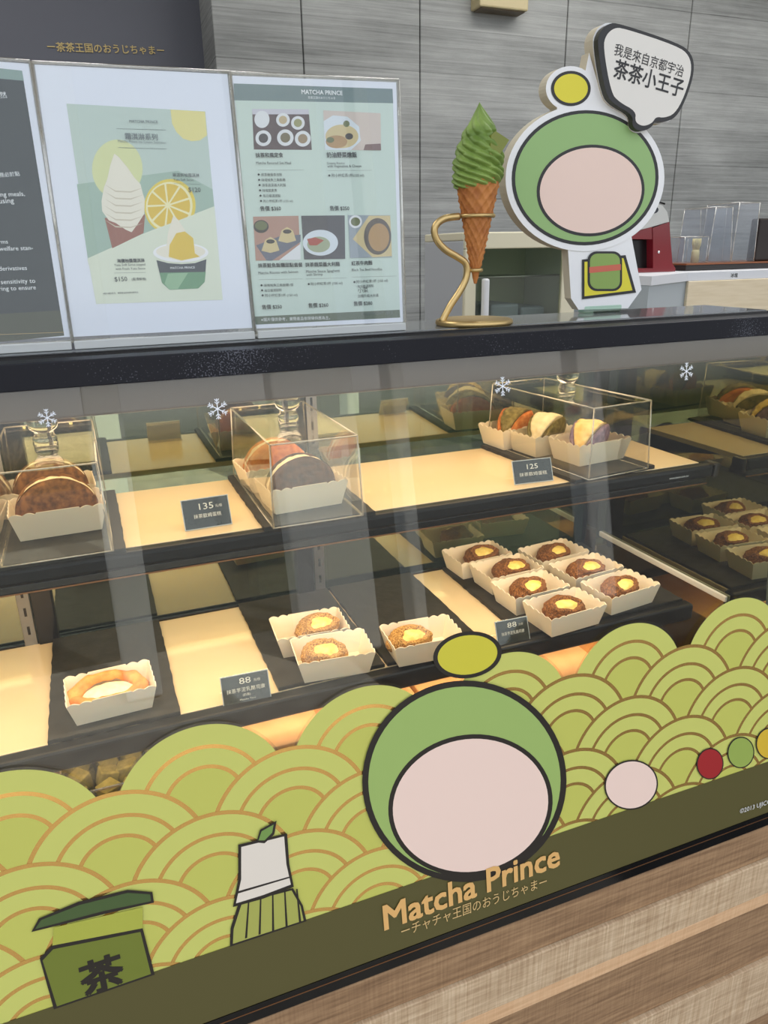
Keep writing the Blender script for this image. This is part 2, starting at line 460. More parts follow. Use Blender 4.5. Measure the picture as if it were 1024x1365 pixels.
# mirrored end panel, plain left end
m = bpy.data.materials.new('dark_mirror'); m.use_nodes = True
N = m.node_tree.nodes; b = N['Principled BSDF']
b.inputs['Base Color'].default_value = (0.30, 0.31, 0.21, 1); b.inputs['Metallic'].default_value = 1.0; b.inputs['Roughness'].default_value = 0.02
Z_BB = 1.37 + V_BANDB * math.cos(TAU); Y_BB = V_BANDB * math.sin(TAU)
SIDE = [(0.007, 1.3695), (Y_BB + 0.007, Z_BB), (Y_B + 0.02, Z_BB), (Y_B + 0.02, 1.3695)]
mb = MB(); mb.prism(SIDE, Plane((X_R, 0, 0), (0, 1, 0), (0, 0, 1)), 0, 0.012, m); part(mb, 'side_mirror')
zs_ = at(900, 762, 'x', X_R).z
mb = MB(); mb.rbox(X_R - 0.006, X_R - 0.0005, 0.03, Y_B - 0.004, zs_ - 0.006, zs_ + 0.006, mat('trim_white', (225, 225, 222), 0.35), 0.002); part(mb, 'mirror_trim')
mb = MB(); mb.prism(SIDE, Plane((X_L, 0, 0), (0, 1, 0), (0, 0, 1)), -0.012, 0, CREAM); part(mb, 'end_panel')
mb = MB(); mb.prism(SIDE, Plane((X_R + 0.04, 0, 0), (0, 1, 0), (0, 0, 1)), 0, 0.010, BLACK); part(mb, 'end_panel')
# rear sliding doors of tinted, half mirrored glass
RG = bpy.data.materials.new('rear_glass'); RG.use_nodes = True
t = RG.node_tree; N = t.nodes; L = t.links; N.clear()
out = N.new('ShaderNodeOutputMaterial'); mix = N.new('ShaderNodeMixShader'); tr = N.new('ShaderNodeBsdfTransparent'); gl = N.new('ShaderNodeBsdfGlossy')
tr.inputs[0].default_value = (0.42, 0.50, 0.43, 1); gl.inputs['Color'].default_value = (0.80, 0.82, 0.58, 1); gl.inputs['Roughness'].default_value = 0.0
mix.inputs[0].default_value = 0.37
L.new(tr.outputs[0], mix.inputs[1]); L.new(gl.outputs[0], mix.inputs[2]); L.new(mix.outputs[0], out.inputs[0])
for x0, x1, dy in ((X_L, 0.33, 0.0), (0.33, X_R - 0.02, 0.008)):
    mb = MB(); mb.box(x0, x1, Y_B + dy, Y_B + dy + 0.005, Z_DECK - 0.02, 1.345, RG); part(mb, 'rear_door')
for x0, x1, nm, mt in ((-0.143, -0.111, 'rear_post', BLACKG), (0.308, 0.340, 'rear_post', BLACKG), (0.955, 0.985, 'rear_post', BLACKG)):
    mb = MB(); mb.rbox(x0, x1, Y_B - 0.014, Y_B - 0.0005, Z_DECK - 0.02, 1.3695, mt, 0.002); part(mb, nm)
for xc in (0.352, -0.155):
    mb = MB(); mb.rbox(xc - 0.010, xc + 0.010, Y_B - 0.010, Y_B - 0.0005, Z_DECK - 0.02, 1.3695, STEEL, 0.001)
    for k in range(14):
        mb.box(xc - 0.002, xc + 0.002, Y_B - 0.0108, Y_B - 0.0098, Z_DECK + 0.02 + k * 0.034, Z_DECK + 0.035 + k * 0.034, BLACKG)
    part(mb, 'shelf_standard')
# shelf and deck boards with black nosings
mb = MB()
mb.rbox(X_L, 0.955, 0.088, 0.335, Z_SHELF - 0.010, Z_SHELF, CREAM, 0.001)
part(mb, 'shelf')
mb = MB()
mb.rbox(X_L, 0.968, 0.066, 0.0875, Z_SHELF - 0.022, Z_SHELF + 0.001, BLACK, 0.006, seg=3)
mb.rbox(X_L, 0.960, 0.072, 0.110, Z_SHELF - 0.034, Z_SHELF - 0.0225, BLACKG, 0.001)
mb.rbox(X_L, 0.960, 0.0700, 0.0718, Z_SHELF - 0.034, Z_SHELF - 0.032, mat('copper_line'), 0.0004)
mb.rbox(0.968, 0.980, 0.064, 0.090, Z_SHELF - 0.024, Z_SHELF + 0.003, BLACKG, 0.004)
o = part(mb, 'shelf_nosing')
SP = Plane((0, 0.0658, Z_SHELF - 0.012), (1, 0, 0), (0, 0, 1))
u0 = SP.uv(894, 624)[0]; u1 = SP.uv(920, 619)[0]
mb = MB(); mb.text('www.iyeen.com.tw', SP, (u0, -0.002), (u1, -0.002), 0.0004, mat('print_white', (225, 225, 225), 0.6)); part(mb, 'shelf_lettering')
for xc in (-0.12, 0.352, 0.93):
    mb = MB(); mb.prism([(0.12, Z_SHELF - 0.0105), (0.384, Z_SHELF - 0.06), (0.384, Z_SHELF - 0.0105)], Plane((xc, 0, 0), (0, 1, 0), (0, 0, 1)), -0.002, 0.002, BLACKG); part(mb, 'shelf_bracket')
mb = MB()
mb.rbox(X_L, 0.950, 0.084, 0.386, Z_DECK - 0.012, Z_DECK, CREAM, 0.001)
part(mb, 'deck')
mb = MB()
mb.rbox(X_L, 0.958, 0.058, 0.0835, Z_DECK - 0.030, Z_DECK + 0.002, BLACK, 0.006, seg=3)
mb.rbox(X_L, 0.950, 0.3865, 0.392, Z_DECK - 0.012, Z_DECK + 0.004, BLACKG, 0.001)
part(mb, 'deck_nosing')
mb = MB(); mb.box(X_L, X_R, -0.075, Y_B + 0.02, Z_DECK - 0.22, Z_DECK - 0.21, mat('case_floor', (214, 188, 150), 0.5))
part(mb, 'case_floor')
mb = MB(); mb.box(X_L, X_R, Y_B + 0.006, Y_B + 0.02, Z_BB, Z_DECK - 0.021, mat('case_back', (120, 105, 80), 0.5)); part(mb, 'case_back')
# front glass
mb = MB(); mb.prism([(X_L, V_BANDB), (X_R + 0.05, V_BANDB), (X_R + 0.05, -0.0005), (X_L, -0.0005)], FRONT, -0.006, 0, pane('front_pane', (0.97, 0.985, 0.96), 0.04))
glass = part(mb, 'front_glass')
def sticker(mb, name):
    o = mb.build(name); o.parent = glass; return o
GREEN_A = mat('wave_green', (200, 202, 106), 0.45)
GREEN_B = mat('wave_green_deep', (194, 195, 94), 0.45)
GOLDF = mat('gold_foil', (246, 196, 112), 0.16, 0.8)
R_W = 0.109
mb = MB(); LIM = X_R + 0.049; VMIN = -0.835
def disc(cx, cv, r, h, m, n=64):
    """one scale of the wave pattern, trimmed below its centre and at the end of the glass"""
    lo = max(VMIN, cv - 0.04); a0 = math.asin(max(-1, min(1, (lo - cv) / r)))
    P = [(cx + r * math.cos(a0 + (math.pi - 2 * a0) * i / n), cv + r * math.sin(a0 + (math.pi - 2 * a0) * i / n)) for i in range(n + 1)]
    mb.poly([(min(u, LIM), v) for u, v in P], FRONT, h, m)
for row in range(6):
    cv = -0.416 - 0.0625 * row - R_W
    for k in range(-8, 4):
        cx = 0.7145 + 0.2185 * k + (0.10925 if row % 2 else 0)
        if cx - R_W < X_L + 0.005 or cx > X_R + 0.1: continue
        h = 0.0003 + 0.00022 * row
        for n_, (r, m_) in enumerate(((R_W, GOLDF if row else pane('clear_film', (0.85, 0.85, 0.8), 0.06)), (R_W - (0.0056 if row else 0.0035), GREEN_A), (0.0786, GOLDF), (0.0733, GREEN_A), (0.0515, GOLDF), (0.0463, GREEN_B))):
            disc(cx, cv, r, h + 0.00003 * n_, m_)
sticker(mb, 'wave_sticker')
mb = MB(); mb.prism([(X_L, V_BANDB + 0.0005), (LIM, V_BANDB + 0.0005), (LIM, V_BAND), (X_L, V_BAND)], FRONT, 0.0018, 0.0021, mat('band_green', (86, 80, 40), 0.5))
sticker(mb, 'band_sticker')
INK = mat('print_ink', (38, 32, 26), 0.5)
mb = MB()
mb.text('Matcha Prince', FRONT, FRONT.uv(512, 1237), FRONT.uv(744, 1151.5), 0.0040, mat('gold_letter', (236, 186, 116), 0.3, 0.2), 0.021, height=0.0420)
sticker(mb, 'brand_lettering'); mb = MB()
mb.text('ーチャチャ王国のおうじちゃまー', FRONT, FRONT.uv(534, 1246), FRONT.uv(727, 1178), 0.0040, mat('gold_ink', (214, 180, 120), 0.5), 0.0, height=0.0155)
sticker(mb, 'subtitle_lettering'); mb = MB()
mb.text('©2013 UJICCI', FRONT, FRONT.uv(984, 1083), FRONT.uv(1026, 1069), 0.0040, mat('print_white'), 0.0)
sticker(mb, 'copyright_lettering')
# plain stickers on the waves
def layer(mb, pts, h, m): mb.poly(on(FRONT, pts), FRONT, h, m)
mb = MB()                                             # large plain roundel
layer(mb, ell(618, 1040, 136, 134, 64, -0.2), 0.0029, INK); layer(mb, ell(618, 1040, 128, 126, 64, -0.2), 0.0030, mat('sticker_green', (156, 182, 102), 0.5))
layer(mb, ell(626, 1072, 110, 94, 64, -0.2), 0.0031, INK); layer(mb, ell(626, 1072, 104, 88, 64, -0.2), 0.0032, mat('sticker_blush', (240, 212, 198), 0.5))
sticker(mb, 'roundel_sticker')
mb = MB(); layer(mb, ell(622, 872, 46, 31, 40, -0.15), 0.0029, INK); layer(mb, ell(622, 872, 40, 26, 40, -0.15), 0.0030, mat('sticker_yellow', (208, 198, 60), 0.5))
sticker(mb, 'oval_sticker')
mb = MB()                                             # plain tea tin with its character
layer(mb, [(53, 1275), (70, 1258), (190, 1235), (197, 1262), (206, 1297), (72, 1343)], 0.0029, INK)
layer(mb, [(57, 1278), (71, 1263), (187, 1240), (193, 1264), (201, 1296), (76, 1339)], 0.0030, mat('tin_green', (112, 122, 42), 0.5))
layer(mb, [(42, 1240), (52, 1222), (104, 1200), (170, 1184), (203, 1187), (205, 1201), (140, 1216)], 0.0031, INK)
layer(mb, [(47, 1236), (55, 1224), (106, 1204), (170, 1188), (200, 1190), (201, 1199), (138, 1212)], 0.0032, mat('lid_green', (70, 92, 48), 0.5))
layer(mb, [(72, 1234), (190, 1207), (190, 1235), (70, 1258)], 0.00305, mat('tin_rim', (172, 176, 70), 0.5))
mb.text('茶', FRONT, FRONT.uv(112, 1323), FRONT.uv(166, 1304), 0.0034, INK, 0.03)
sticker(mb, 'tea_tin_sticker')
mb = MB()                                             # plain bamboo whisk
layer(mb, [(306, 1260), (307, 1235), (318, 1200), (390, 1182), (403, 1205), (408, 1226)], 0.0029, INK)
layer(mb, [(310, 1256), (311, 1236), (322, 1202), (388, 1185), (400, 1206), (404, 1225)], 0.0030, mat('whisk_green', (168, 170, 84), 0.5))
for k in range(5):
    a = 322 + k * 16; layer(mb, [(a + 8, 1199 - k * 4), (a + 10, 1199 - k * 4), (a + 7 + k * 2, 1248 - k * 5), (a + 4 + k * 2, 1249 - k * 5)], 0.0031, INK)
layer(mb, [(317, 1124), (382, 1109), (385, 1150), (391, 1180), (350, 1196), (310, 1207), (317, 1170)], 0.0032, INK)
layer(mb, [(321, 1127), (378, 1113), (381, 1150), (387, 1177), (350, 1191), (314, 1202), (321, 1170)], 0.0033, mat('sticker_white', (228, 218, 204), 0.5))
layer(mb, [(316, 1186), (386, 1166), (386, 1168), (316, 1189)], 0.0034, INK)
layer(mb, [(341, 1121), (346, 1104), (368, 1092), (365, 1110), (352, 1122)], 0.0035, INK)
layer(mb, [(344, 1118), (348, 1106), (364, 1097), (362, 1108), (352, 1118)], 0.0036, mat('sticker_leaf', (116, 150, 76), 0.5))
sticker(mb, 'whisk_sticker')
mb = MB(); layer(mb, ell(840, 1045, 36, 33, 40, -0.3), 0.0029, INK); layer(mb, ell(840, 1045, 34, 31, 40, -0.3), 0.0030, mat('sticker_blush'))
sticker(mb, 'pale_dot_sticker')
for (cx, cy, c) in ((945, 1017, (160, 34, 36)), (986, 1002, (150, 170, 80)), (1024, 990, (214, 178, 50))):
    mb = MB(); layer(mb, ell(cx, cy, 18, 21, 32, 0.1), 0.0029, INK); layer(mb, ell(cx, cy, 16.5, 19.5, 32, 0.1), 0.0030, mat('dot_%d' % c[0], c, 0.5))
    sticker(mb, 'small_dot_sticker')
SNOW = mat('snow_white', (235, 240, 248), 0.5)
for px, py, r in ((63, 557, 0.0095), (290, 545, 0.0118), (670, 515, 0.0125), (915, 495, 0.0128)):
    mb = MB(); c = FRONT.uv(px, py); w = r * 0.048
    for k in range(6):
        a = math.radians(60 * k + 30); d = Vector((math.cos(a), math.sin(a))); q = Vector((-d.y, d.x))
        def bar(p0, p1, ww):
            dd = (p1 - p0).normalized(); qq = Vector((-dd.y, dd.x)) * ww
            mb.poly([tuple(v) for v in (p0 - qq, p1 - qq, p1 + qq, p0 + qq)], FRONT, 0.0005 + 0.00001 * k, SNOW)
        o_ = Vector(c); bar(o_, o_ + d * r, w)
        for s_ in (0.45, 0.72):
            for sg in (1, -1): bar(o_ + d * r * s_, o_ + d * r * (s_ + 0.25) + q * sg * r * 0.22, w * 0.85)
    sticker(mb, 'snowflake_sticker')
# ------------------------------------------------------------------ slates
SLATE = vary('slate', (31, 30, 29), (48, 46, 43), (1, 1, 1), 40, 0.6, 0.6, 8, 0.3, 0.7)
def slate(cx, cy, sx, sy, z, label, rz=0.0, seed=1, th=0.006):
    rnd = random.Random(seed); P = []
    n = 26
    for (x0, y0, x1, y1) in ((-1, -1, 1, -1), (1, -1, 1, 1), (1, 1, -1, 1), (-1, 1, -1, -1)):
        for i in range(n):
            t = i / n; j = 0.0009 * rnd.uniform(-1, 1) if i else 0
            P.append(((x0 + (x1 - x0) * t) * sx / 2 + j, (y0 + (y1 - y0) * t) * sy / 2 + j))
    mb = MB(); pl = Plane((0, 0, 0), (1, 0, 0), (0, 1, 0))
    mb.prism([(u * 0.993, v * 0.996) for u, v in P], pl, th - 0.001, th, SLATE); mb.prism(P, pl, 0, th - 0.001, SLATE)
    o = mb.build('slate_tray'); o.location = (cx, cy, z + 0.0003); o.rotation_euler.z = rz
    return tag(o, label, 'tray', 'dark slate serving trays')
ZD = Z_DECK + 0.0065
slate(-0.035, 0.232, 0.173, 0.300, Z_DECK, 'dark slate tray on the lower deck under the single orange pastry', seed=2)
slate(0.279, 0.236, 0.170, 0.302, Z_DECK, 'dark slate tray on the lower deck under the pair of cream puffs', seed=3)
slate(0.4545, 0.236, 0.172, 0.302, Z_DECK, 'dark slate tray on the lower deck with one cream puff at its front', seed=4)
slate(0.778, 0.229, 0.338, 0.304, Z_DECK, 'wide dark slate tray under the seven cream puffs', seed=5)
ZS = Z_SHELF + 0.0065
slate(-0.072, 0.203, 0.165, 0.266, Z_SHELF, 'dark slate tray under the leftmost clear cake cover', seed=6)
slate(0.268, 0.203, 0.160, 0.268, Z_SHELF, 'dark slate tray under the middle clear cake cover', seed=7)
slate(0.762, 0.212, 0.172, 0.262, Z_SHELF, 'dark slate tray under the right clear cake cover with coloured cakes', rz=0.10, seed=8)

# ------------------------------------------------------------------ scalloped paper trays
PAPER = mat('paper_tray_card', (240, 226, 204), 0.7, sub=0.1)
def paper_cup_mesh():
    """open flared card tray, rims cut in scallops"""
    mb = MB(); pl = []
    bx, by, tx, ty, h = 0.050, 0.0325, 0.0592, 0.0395, 0.037
    def rim(t, long_side):
        """height added along a side, t 0..1"""
        if long_side:
            if t < 0.27: return 0.0032 * abs(math.sin(math.pi * t / 0.135)) + 0.0005
            if t > 0.73: return 0.0032 * abs(math.sin(math.pi * (1 - t) / 0.135)) + 0.0005
            return 0.0030
        return 0.0034 * abs(math.sin(math.pi * 5 * t)) + 0.0003
    n = 60
    corners = [(-1, -1), (1, -1), (1, 1), (-1, 1)]
    outer_b, outer_t, inner_b, inner_t = [], [], [], []
    for k in range(4):
        a, b_ = corners[k], corners[(k + 1) % 4]
        for i in range(n):
            t = i / n; u = a[0] + (b_[0] - a[0]) * t; v = a[1] + (b_[1] - a[1]) * t
            z = h - 0.002 + rim(t, k % 2 == 0)
            q = z / h
            fx, fy = bx + (tx - bx) * q, by + (ty - by) * q
            outer_b.append((u * bx, v * by, 0)); outer_t.append((u * fx, v * fy, z))
            inner_b.append((u * (bx - 0.0012), v * (by - 0.0012), 0.0012)); inner_t.append((u * (fx - 0.0012), v * (fy - 0.0012), z))
    N_ = 4 * n
    V = outer_b + outer_t + inner_t + inner_b
    F = []
    for i in range(N_):
        j = (i + 1) % N_
        F += [(i, j, N_ + j, N_ + i), (N_ + i, N_ + j, 2 * N_ + j, 2 * N_ + i), (2 * N_ + i, 2 * N_ + j, 3 * N_ + j, 3 * N_ + i)]
    F.append(list(range(N_))[::-1]); F.append([3 * N_ + i for i in range(N_)])
    mb.add(V, F, PAPER)
    return mb
cup_proto = paper_cup_mesh().build('paper_tray')
first_cup = [True]
def cup(x, y, z, rz, label, group):
    o = cup_proto if first_cup[0] else cup_proto.copy()
    if not first_cup[0]: C.objects.link(o)
    first_cup[0] = False
    o.location = (x, y, z + 0.0003); o.rotation_euler = (0, 0, rz)
    return tag(o, label, 'paper tray', group)

# ------------------------------------------------------------------ cream puffs
CRUST = vary('puff_crust', (80, 46, 22), (168, 110, 58), (1, 1, 1), 420, 0.8, 1.0, 4, 0.38, 0.66)
CRUSTP = vary('puff_crust_golden', (128, 82, 32), (222, 174, 98), (1, 1, 1), 420, 0.8, 1.0, 4, 0.36, 0.66)
CUSTARD = vary('custard_cream', (236, 200, 96), (246, 220, 130), (1, 1, 1), 90, 0.45, 0.3)
def puff(name_seed, crust):
    rnd = random.Random(name_seed); off = Vector((rnd.uniform(0, 50), rnd.uniform(0, 50), rnd.uniform(0, 50)))
    ax = Vector((rnd.uniform(-0.12, 0.12), -0.50, 0.86)).normalized()
    e1 = Vector((1, 0, 0)); e1 = (e1 - ax * e1.dot(ax)).normalized(); e2 = ax.cross(e1)
    R = Vector((0.0365, 0.0305, 0.0225)); ph = rnd.uniform(0, 6)
    def edge(th): return 0.44 * (1 + 0.07 * math.cos(3 * th + ph) + 0.05 * math.cos(5 * th + 2 * ph) + 0.04 * math.cos(8 * th + ph)) * (1 + 0.20 * math.cos(2 * th))
    def surf(d):
        q = Vector(d); s_ = 1 + 0.10 * noise.noise(q * 2.2 + off) + 0.05 * noise.noise(q * 6 + off) + 0.03 * noise.noise(q * 15 + off) + 0.016 * noise.noise(q * 34 + off)
        an = math.acos(max(-1, min(1, q.dot(ax)))); th = math.atan2(q.dot(e2), q.dot(e1)); dd = an - edge(th)
        s_ += 0.16 * math.exp(-((dd - 0.16) / 0.16) ** 2) - (0.12 if dd < 0 else 0.12 * math.exp(-(dd / 0.06) ** 2))
        p = Vector((q.x * R.x * s_, q.y * R.y * s_, q.z * R.z * s_))
        if p.z < -0.017: p.z = -0.017 + (p.z + 0.017) * 0.15
        return p
    root = empty('cream_puff')
    bm = bmesh.new(); bmesh.ops.create_icosphere(bm, subdivisions=5, radius=1)
    V = [surf(v.co) for v in bm.verts]; F = [[v.index for v in f.verts] for f in bm.faces]; bm.free()
    mb = MB(); mb.add(V, F, crust, True); local(mb, 'crust', root)
    mb = MB(); V = []; F = []; nr, na = 8, 40
    for i in range(nr + 1):
        for k in range(na):
            th = 2 * math.pi * k / na; an = (edge(th) + 0.05) * i / nr
            d = ax * math.cos(an) + (e1 * math.cos(th) + e2 * math.sin(th)) * math.sin(an)
            s_ = 0.98 + 0.05 * noise.noise(d * 5 + off * 2) + 0.04 * (1 - (i / nr) ** 2)
            V.append((d.x * R.x * s_, d.y * R.y * s_, d.z * R.z * s_))
    for i in range(nr):
        for k in range(na):
            l = (k + 1) % na; F.append((i * na + k, (i + 1) * na + k, (i + 1) * na + l, i * na + l))
    mb.add(V, F, CUSTARD, True); local(mb, 'custard', root)
    return root
protos = {('d', i): puff(11 + i, CRUST) for i in range(3)}
protos.update({('g', i): puff(31 + i, CRUSTP) for i in range(2)})
used = set()
def place_puff(key, x, y, z, rz, label, group):
    o = protos[key]
    if key in used: o = copy_tree(o, (x, y, z), rz)
    else: used.add(key); o.location = (x, y, z); o.rotation_euler = (0, 0, rz)
    return tag(o, label, 'cream puff', group)
PZ = ZD + 0.0245
G1, G2 = 'cream puffs on the lower deck', 'paper trays on the lower deck'
spots = [  # cup x, y, rz, puff dx, key, which
    (0.274, 0.193, -0.06, 0.014, ('g', 0), 'on the second slate, rear one of its pair'),
    (0.286, 0.108, -0.10, -0.012, ('g', 1), 'on the second slate, front one of its pair'),
    (0.432, 0.095, -0.06, -0.022, ('g', 0), 'alone at the front of the third slate'),
    (0.695, 0.087, 0.08, 0.0, ('d', 0), 'in the left file of seven, front one'),
    (0.683, 0.175, 0.06, -0.004, ('d', 1), 'in the left file, second from front'),
    (0.686, 0.263, 0.05, 0.010, ('d', 2), 'in the left file of seven, third from front'),
    (0.668, 0.347, 0.06, 0.012, ('d', 1), 'in the left file of seven, rearmost'),
    (0.832, 0.113, 0.12, 0.0, ('d', 1), 'in the right file of seven, front one'),
    (0.824, 0.203, 0.10, 0.0, ('d', 2), 'in the right file of seven, middle one'),
    (0.812, 0.293, 0.10, 0.0, ('d', 0), 'in the right file of seven, rearmost'),
]
for i, (x, y, rz, dx, key, which) in enumerate(spots):
    cup(x, y, ZD, rz, 'scalloped paper tray under the puff ' + which, G2)
    col = 'golden' if key[0] == 'g' else 'dark brown'
    place_puff(key, x + dx, y, PZ, rz + (0.25, -0.2, 0.1, -0.35, 0.3, 0.0, -0.15, 0.2, -0.1, 0.35)[i], col + ' cream puff ' + which, G1)
# orange pastry alone on the first slate
cup(-0.036, 0.137, ZD, 0.05, 'cream scalloped paper tray holding the flat orange pastry', G2)
ORG = vary('orange_sponge', (206, 116, 44), (232, 160, 84), (1, 1, 1), 60, 0.7, 0.4)
PALEC = vary('pale_cream', (250, 228, 178), (255, 240, 206), (1, 1, 1), 70, 0.6, 0.3)
def pastry():
    root = empty('orange_pastry', (-0.040, 0.137, ZD + 0.020), 0.05)
    mb = MB(); V = []; F = []; na, nr = 56, 12
    for i in range(nr + 1):
        for k in range(na):
            a = 2 * math.pi * k / na; q = math.pi * i / nr
            r = 0.045 + 0.011 * math.cos(q) + 0.003 * noise.noise(Vector((math.cos(a) * 6, math.sin(a) * 6, q * 2))); z = 0.012 * math.sin(q) + 0.004 * noise.noise(Vector((math.cos(a) * 3, math.sin(a) * 3, q)))
            V.append((r * math.cos(a), r * math.sin(a) * 0.60, z - 0.001 + 0.010 * max(0, math.sin(a))))
    for i in range(nr):
        for k in range(na):
            l = (k + 1) % na; F.append((i * na + k, i * na + l, (i + 1) * na + l, (i + 1) * na + k))
    mb.add(V, F, ORG, True); local(mb, 'sponge', root)
    mb = MB(); prof = [(0.036 * math.cos(t) , 0.014 * math.sin(t)) for t in [math.pi / 2 * k / 10 for k in range(11)]]
    V = []; F = []
    for i, (r, z) in enumerate(prof):
        for k in range(48):
            a = 2 * math.pi * k / 48; w = 1 + 0.08 * noise.noise(Vector((math.cos(a) * 2, math.sin(a) * 2, 3)))
            V.append((r * w * math.cos(a), r * w * math.sin(a) * 0.62 - 0.004, z + 0.002 * noise.noise(Vector((r * 90 * math.cos(a), r * 90 * math.sin(a), 1)))))
    for i in range(10):
        for k in range(48):
            l = (k + 1) % 48; F.append((i * 48 + k, i * 48 + l, (i + 1) * 48 + l, (i + 1) * 48 + k))
    mb.add(V, F, PALEC, True); local(mb, 'cream', root)
    return tag(root, 'flat orange sponge pastry with pale cream on the first slate', 'pastry')
pastry()

# ------------------------------------------------------------------ folded sponge cakes (omelettes) under the covers
def omelette(sponge, cream, lean=0.32, seed=1, R=0.049):
    root = empty('folded_cake'); off = Vector((seed * 3.1, 0, 0))
    for sg in (-1, 1):
        mb = MB(); V = []; F = []; na, nr = 40, 10
        rx = Matrix.Rotation(sg * lean * -1.0, 4, 'X')
        for side in (0, 1):
            for i in range(nr + 1):
                for k in range(na + 1):
                    a = math.pi * (-0.06 + 1.12 * k / na); r = R * i / nr * (1 + 0.02 * noise.noise(Vector((a * 2, 0, sg)) + off))
                    bulge = 0.010 * (1 - (i / nr) ** 2.5) if side else 0.0
                    th = 0.006 if i < nr else 0.003
                    y = sg * (0.004 + (th + bulge if side else (0.0 if i < nr else 0.003)))
                    p = rx @ Vector((r * math.cos(a), y, r * math.sin(a) * 0.98))
                    V.append((p.x, p.y, p.z + 0.004 * noise.noise(Vector((r * 30, a, side)) + off) * 0.4))
        W = na + 1; half = (nr + 1) * W
        for side in (0, 1):
            for i in range(nr):
                for k in range(na):
                    q = (side * half + i * W + k, side * half + i * W + k + 1, side * half + (i + 1) * W + k + 1, side * half + (i + 1) * W + k)
                    F.append(q if (side == 1) == (sg < 0) else q[::-1])
        for k in range(na):
            q = (nr * W + k, nr * W + k + 1, half + nr * W + k + 1, half + nr * W + k); F.append(q)
        for k in (0, na):
            for i in range(nr): F.append((i * W + k, (i + 1) * W + k, half + (i + 1) * W + k, half + i * W + k))
        mb.add(V, F, sponge, True); local(mb, 'sponge', root)
    mb = MB(); V = []; F = []; na, nw = 44, 10
    for k in range(na + 1):
        a = math.pi * (0.02 + 0.96 * k / na)
        for j in range(nw + 1):
            t = j / nw * 2 - 1; r = (R - 0.004) * (1 + 0.05 * (1 - t * t)) + 0.003 * noise.noise(Vector((a * 5, t * 2, 0)) + off)
            w = 0.004 + math.tan(lean) * r * math.sin(a) * 0.9
            V.append((r * math.cos(a), t * w, r * math.sin(a) * 0.97))
        V.append((0.3 * R * math.cos(a), 0, 0.001))
    W = nw + 2
    for k in range(na):
        for j in range(nw): F.append((k * W + j, k * W + j + 1, (k + 1) * W + j + 1, (k + 1) * W + j))
        F.append((k * W + nw, k * W + nw + 1, (k + 1) * W + nw + 1, (k + 1) * W + nw)); F.append((k * W + nw + 1, k * W, (k + 1) * W, (k + 1) * W + nw + 1))
    mb.add(V, F, cream, True); local(mb, 'cream_filling', root)
    return root
def sponge(n, a, b_): return vary('sponge_' + n, a, b_, (1, 1, 1), 120, 0.8, 0.5)
S_BR = sponge('brown', (96, 58, 30), (150, 100, 54)); S_CH = sponge('chocolate', (62, 38, 24), (104, 66, 40)); S_OR = sponge('orange', (196, 104, 46), (226, 142, 74))
S_GR = sponge('olive', (104, 92, 50), (150, 134, 80)); S_PU = sponge('purple', (112, 88, 116), (152, 124, 150)); W_CR = vary('whipped_cream', (240, 220, 180), (252, 238, 206), nscale=80, rough=0.6, bump=0.3)
Y_CR = vary('yellow_cream', (236, 196, 110), (250, 224, 150), nscale=80, rough=0.6, bump=0.3)
G3, G4 = 'folded cakes under the clear covers', 'paper trays under the clear covers'
def cake(x, y, rz, lab, sp, cr, seed, cuplab, crz, zoff=0.022, lean=0.09):
    cup(x, y, ZS, crz, cuplab, G4)
    o = omelette(sp, cr, lean, seed, 0.0525 if lean < 0.2 else 0.049); o.location = (x, y, ZS + zoff); o.rotation_euler = (0, 0, rz)
    tag(o, lab, 'cake', G3)
cake(-0.066, 0.183, 0.05, 'brown folded sponge cake in front under the left cover', S_BR, W_CR, 1, 'cream paper tray under the left cover holding the front brown cake', 0.05)
cake(-0.076, 0.283, 0.05, 'brown folded sponge cake behind another under the left cover', S_BR, W_CR, 2, 'cream paper tray under the left cover holding the rear brown cake', 0.05)
cake(0.262, 0.148, 0.08, 'dark chocolate folded cake in front under the middle cover', S_CH, W_CR, 3, 'cream paper tray under the middle cover holding the chocolate cake', 0.08)
cake(0.252, 0.258, 0.08, 'orange folded cake behind the chocolate one under the middle cover', S_OR, W_CR, 4, 'cream paper tray under the middle cover holding the orange cake', 0.08)
cake(0.786, 0.172, 0.55, 'purple folded cake with yellow cream, front of three under the right cover', S_PU, Y_CR, 5, 'cream paper tray under the right cover, front one of three', 0.12, lean=0.42)
cake(0.752, 0.252, 0.55, 'olive folded cake with pale cream, middle of three under the right cover', S_GR, W_CR, 6, 'cream paper tray under the right cover, middle one of three', 0.12, lean=0.42)
cake(0.728, 0.318, 0.55, 'orange folded cake, rearmost of three under the right cover', S_OR, S_GR, 7, 'cream paper tray under the right cover, rearmost of three', 0.10, lean=0.36)

